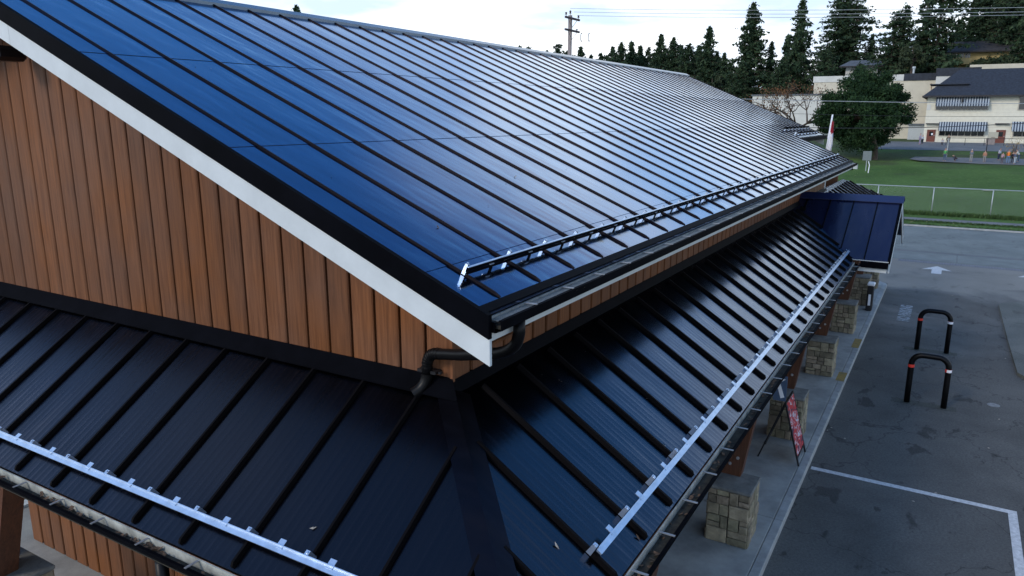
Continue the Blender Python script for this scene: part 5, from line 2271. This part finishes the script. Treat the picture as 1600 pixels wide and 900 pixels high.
# pale litter on the lawn
g = MB()
c = sight(1545, 283, 72)
c.z = hgt(72)+.05
g.v = [tuple(c+Vector(v)) for v in ((0, -.55, .02), (.3, -.2, .05), (.2, .4, .02), (-.2, .35, .03), (-.15, -.3, .04), (0, 0, .14))]
g.f = [(0, 1, 5), (1, 2, 5), (2, 3, 5), (3, 4, 5), (4, 0, 5)]
tag(g.build('paper_sheet', m_leafw, None, c), 'pale crumpled sheet lying on the lawn', 'litter')
# basketball hoop and railing at the yard
a = sight(1539, 250, 100)
bh = empty('basketball_hoop', (100, a.y, hgt(100)), 'basketball hoop on a thin dark pole at the edge of the play area', 'basketball hoop')
g = MB()
g.tube([(100, a.y, hgt(100)), (100, a.y, hgt(100)+3.2)], .05, 8)
g.build('pole', m_blkm, bh)
g = MB()
zc_ = sight(1545, 211, 100).z
g.box(99.6, 99.64, a.y-.95, a.y+.05, zc_-.35, zc_+.35)
bb_ = g.build('backboard', m_frame, bh)
g = MB()
g.tube([(99.35+.2*cos(t_*pi/6), a.y-.45+.2*sin(t_*pi/6), zc_-.25) for t_ in range(13)], .015, 5)
g.build('rim', m_door, bb_)
a = sight(1478, 250, 104)
g = MB()
g.tube([(104, a.y, hgt(104)), (104, a.y, sight(1478, 216, 104).z)], .06, 8)
tag(g.build('pole', m_galv, None, (104, a.y, hgt(104))), 'plain thin pole behind the person in the green vest', 'pole')
a, b = sight(1479, 216, 124), sight(1600, 216.5, 124)
rl = empty('railing', (124, b.y, hgt(124)), 'thin dark railing across the yard before the school wall', 'railing')
g = MB()
zz_ = hgt(124)+1.05
g.tube([(124, a.y, zz_), (124, b.y-8, zz_)], .03, 6)
g.build('top_rail', m_blkm, rl)
q = MB()
q.tube([(0, 0, 0), (0, 0, 1.05)], .03, 6)
pm_ = q.mesh('post', m_blkm)
y = a.y
while y > b.y-8:
    link('post', pm_, rl, (124, y, hgt(124)))
    y -= 2.4
a, b = sight(1541, 218, 128), sight(1554, 225, 128)
o = empty('planter_box', (128, a.y, hgt(128)), 'brown wooden planter box left of the second school door', 'planter')
g = MB()
g.bbox(128, 128.8, b.y, a.y, hgt(128), hgt(128)+.85, .03)
g.build('box', m_polew, o)
g = MB()
g.bbox(127.95, 128.85, b.y-.05, a.y+.05, hgt(128)+.85, hgt(128)+.92, .01)
g.build('rim', m_polew, o)


# ------------------------------------------------------------------ people
def skin(verts, edges_, radii, m_, name, parent, loc, rot):
    me = bpy.data.meshes.new('s')
    me.from_pydata(verts, edges_, [])
    ob = bpy.data.objects.new('s', me)
    COL.objects.link(ob)
    md = ob.modifiers.new('k', 'SKIN')
    for i, r_ in enumerate(radii):
        sv_ = me.skin_vertices[0].data[i]
        sv_.radius = (r_, r_) if not isinstance(r_, tuple) else r_
        sv_.use_root = (i == 0)
    ob.modifiers.new('u', 'SUBSURF').levels = 1
    dg = bpy.context.evaluated_depsgraph_get()
    me2 = bpy.data.meshes.new_from_object(ob.evaluated_get(dg))
    bpy.data.objects.remove(ob)
    me2.materials.clear()
    me2.materials.append(m_)
    for p_ in me2.polygons:
        p_.use_smooth = True
    return link(name, me2, parent, loc, rot)


def person(u, v, x, H_, top_c, leg_c, label, hair_c=(.03, .02, .015), facing=0.0, lean=0.0, step=.0, crouch=0.0, hat=None, arms='down', vest=None):
    """facing = rotation about z; lean = forward bend in radians at the hips; sizes scale with H_"""
    p = sight(u, v, x)
    b = Vector((x, p.y, hgt(x)+.03))
    if 98 <= x <= 104:
        b.z += .06
    o = empty('person', b, label, 'person', 'people on the school grounds')
    k = H_/1.7
    hip = .90-.42*crouch
    kneef = .30*crouch

    def up_(h, fwd=0.0, side=0.0):
        """point at height h above the hips, bent forward by lean"""
        return (fwd+h*sin(lean)-.10*crouch, side, hip+h*cos(lean))
    V = [up_(0), up_(.25), up_(.48), up_(.58), up_(.70), up_(.80)]
    Rr_ = [(.12, .10), .115, (.11, .09), .05, .085, .07]
    Ed = [(0, 1), (1, 2), (2, 3), (3, 4), (4, 5)]
    arms_i, legs_i = [], []
    for s_ in (-1, 1):
        n = len(V)
        fw1 = {'down': (.04, .10), 'fwd': (.22, .45), 'hips': (.02, -.02)}[arms]
        V += [up_(.47, 0, s_*.17), up_(.22, fw1[0], s_*.22), up_(0.02 if arms == 'down' else .18, fw1[1], s_*(.22 if arms != 'fwd' else .12)), up_(-.06 if arms == 'down' else .18, fw1[1]+.05, s_*(.22 if arms != 'fwd' else .12))]
        Rr_ += [.055, .045, .035, .03]
        Ed += [(2, n), (n, n+1), (n+1, n+2), (n+2, n+3)]
        arms_i.append(n)
    for s_ in (-1, 1):
        n = len(V)
        st = step*s_
        V += [(-.10*crouch, s_*.10, hip-.06), (st*.5+kneef, s_*.11, .47-.05*crouch), (st, s_*.11, .08), (st+.13, s_*.12, .035)]
        Rr_ += [.085, .062, .045, .035]
        Ed += [(0, n), (n, n+1), (n+1, n+2), (n+2, n+3)]
        legs_i.append(n)
    V = [tuple(c*k for c in v_) for v_ in V]
    Rr_ = [tuple(c*k for c in r_) if isinstance(r_, tuple) else r_*k for r_ in Rr_]
    rot = (0, 0, facing)
    body = skin(V, Ed, Rr_, m_skin, 'body', o, b, rot)

    def cloth(nm, idx, grow, m_, chains):
        mp_ = {i: j for j, i in enumerate(idx)}
        skin([V[i] for i in idx], [(mp_[a_], mp_[b_]) for a_, b_ in chains],
             [tuple(c*grow for c in Rr_[i]) if isinstance(Rr_[i], tuple) else Rr_[i]*grow for i in idx], m_, nm, o, b, rot)
    mt = mat(label[:12]+'_top', top_c, .85, var=.15, vscale=6)
    ml = mat(label[:12]+'_legs', leg_c, .85, var=.15, vscale=6)
    a0, a1 = arms_i
    cloth('jacket', [1, 0, 2, a0, a0+1, a0+2, a1, a1+1, a1+2], 1.22, mt, [(0, 1), (1, 2), (2, a0), (a0, a0+1), (a0+1, a0+2), (2, a1), (a1, a1+1), (a1+1, a1+2)])
    if vest:
        cloth('hi_vis_vest', [1, 0, 2], 1.42, mat('vest_'+label[:8], vest, .7), [(0, 1), (1, 2)])
    l0, l1 = legs_i
    cloth('trousers', [0, l0, l0+1, l0+2, l1, l1+1, l1+2], 1.2, ml, [(0, l0), (l0, l0+1), (l0+1, l0+2), (0, l1), (l1, l1+1), (l1+1, l1+2)])
    hv = [V[4], V[5]]
    d_ = Vector(V[5])-Vector(V[4])
    hv = [tuple(Vector(V[4])+Vector((-.025*k, 0, .02*k))), tuple(Vector(V[5])+d_*.25+Vector((-.02*k, 0, 0)))]
    skin(hv, [(0, 1)], [.088*k, .080*k], mat('hair_'+label[:8], hat if hat else hair_c, .9), 'hat' if hat else 'hair', o, b, rot)
    return o


jean = (.07, .11, .19)
person(1476, 249, 99.5, 1.55, (.08, .22, .10), jean, 'person in green vest and blue jeans standing at the left of the play area', vest=(.10, .45, .12), facing=2.8)
person(1493, 250, 99.6, 1.25, (.02, .02, .03), (.02, .02, .03), 'child in black crouching low beside the green vested person', facing=1.4, lean=.9, crouch=1.0, arms='fwd')
person(1517, 250, 99.5, 1.45, (.16, .19, .23), (.30, .30, .28), 'child in grey top with white cap standing alone on the play area', hat=(.8, .8, .8), facing=3.4, arms='hips')
person(1538, 250, 99.4, 1.35, (.45, .22, .14), (.30, .28, .27), 'child in pale orange top standing at the basketball pole', facing=3.0)
person(1560, 248, 101.5, 1.45, (.55, .57, .62), (.03, .04, .08), 'dark haired child in white top leading the group at right', facing=-2.2, lean=.25)
person(1565, 254, 98.8, 1.25, (.42, .28, .33), (.12, .10, .12), 'child in pink coat left of the orange vested person', facing=-.6, lean=.15)
person(1574, 256, 98.6, 1.62, (.30, .12, .04), (.14, .22, .34), 'person in orange safety vest and jeans in the middle of the group', hair_c=(.25, .10, .04), vest=(.85, .22, .03), facing=.2)
person(1582, 253, 99.3, 1.35, (.03, .03, .05), (.03, .03, .05), 'child in black jacket right of the orange vested person', facing=.3)
person(1585, 256, 98.6, 1.40, (.10, .13, .20), (.45, .50, .55), 'child in navy top with pale trousers right of the black jacket', facing=1.0)
person(1591, 251, 100.5, 1.50, (.55, .58, .55), (.06, .10, .16), 'person in white shirt bending forward at the right of the group', facing=1.8, lean=.5, arms='fwd')
person(1437, 224, 124, 1.65, (.38, .34, .45), (.30, .26, .36), 'person in long lilac coat by the school corner', facing=2.0)
person(1441, 224, 125, 1.40, (.60, .62, .66), (.05, .05, .07), 'child in white top beside the lilac coat', facing=2.4)
person(1472, 224, 122, 1.30, (.50, .50, .50), (.04, .04, .05), 'child in pale top sitting low at the foot of the school wall', facing=3.0, crouch=.8)
person(1481, 226, 120, 1.60, (.10, .09, .06), (.05, .06, .10), 'person in dark olive jacket carrying a white bag by the school wall', facing=2.9, step=.2)
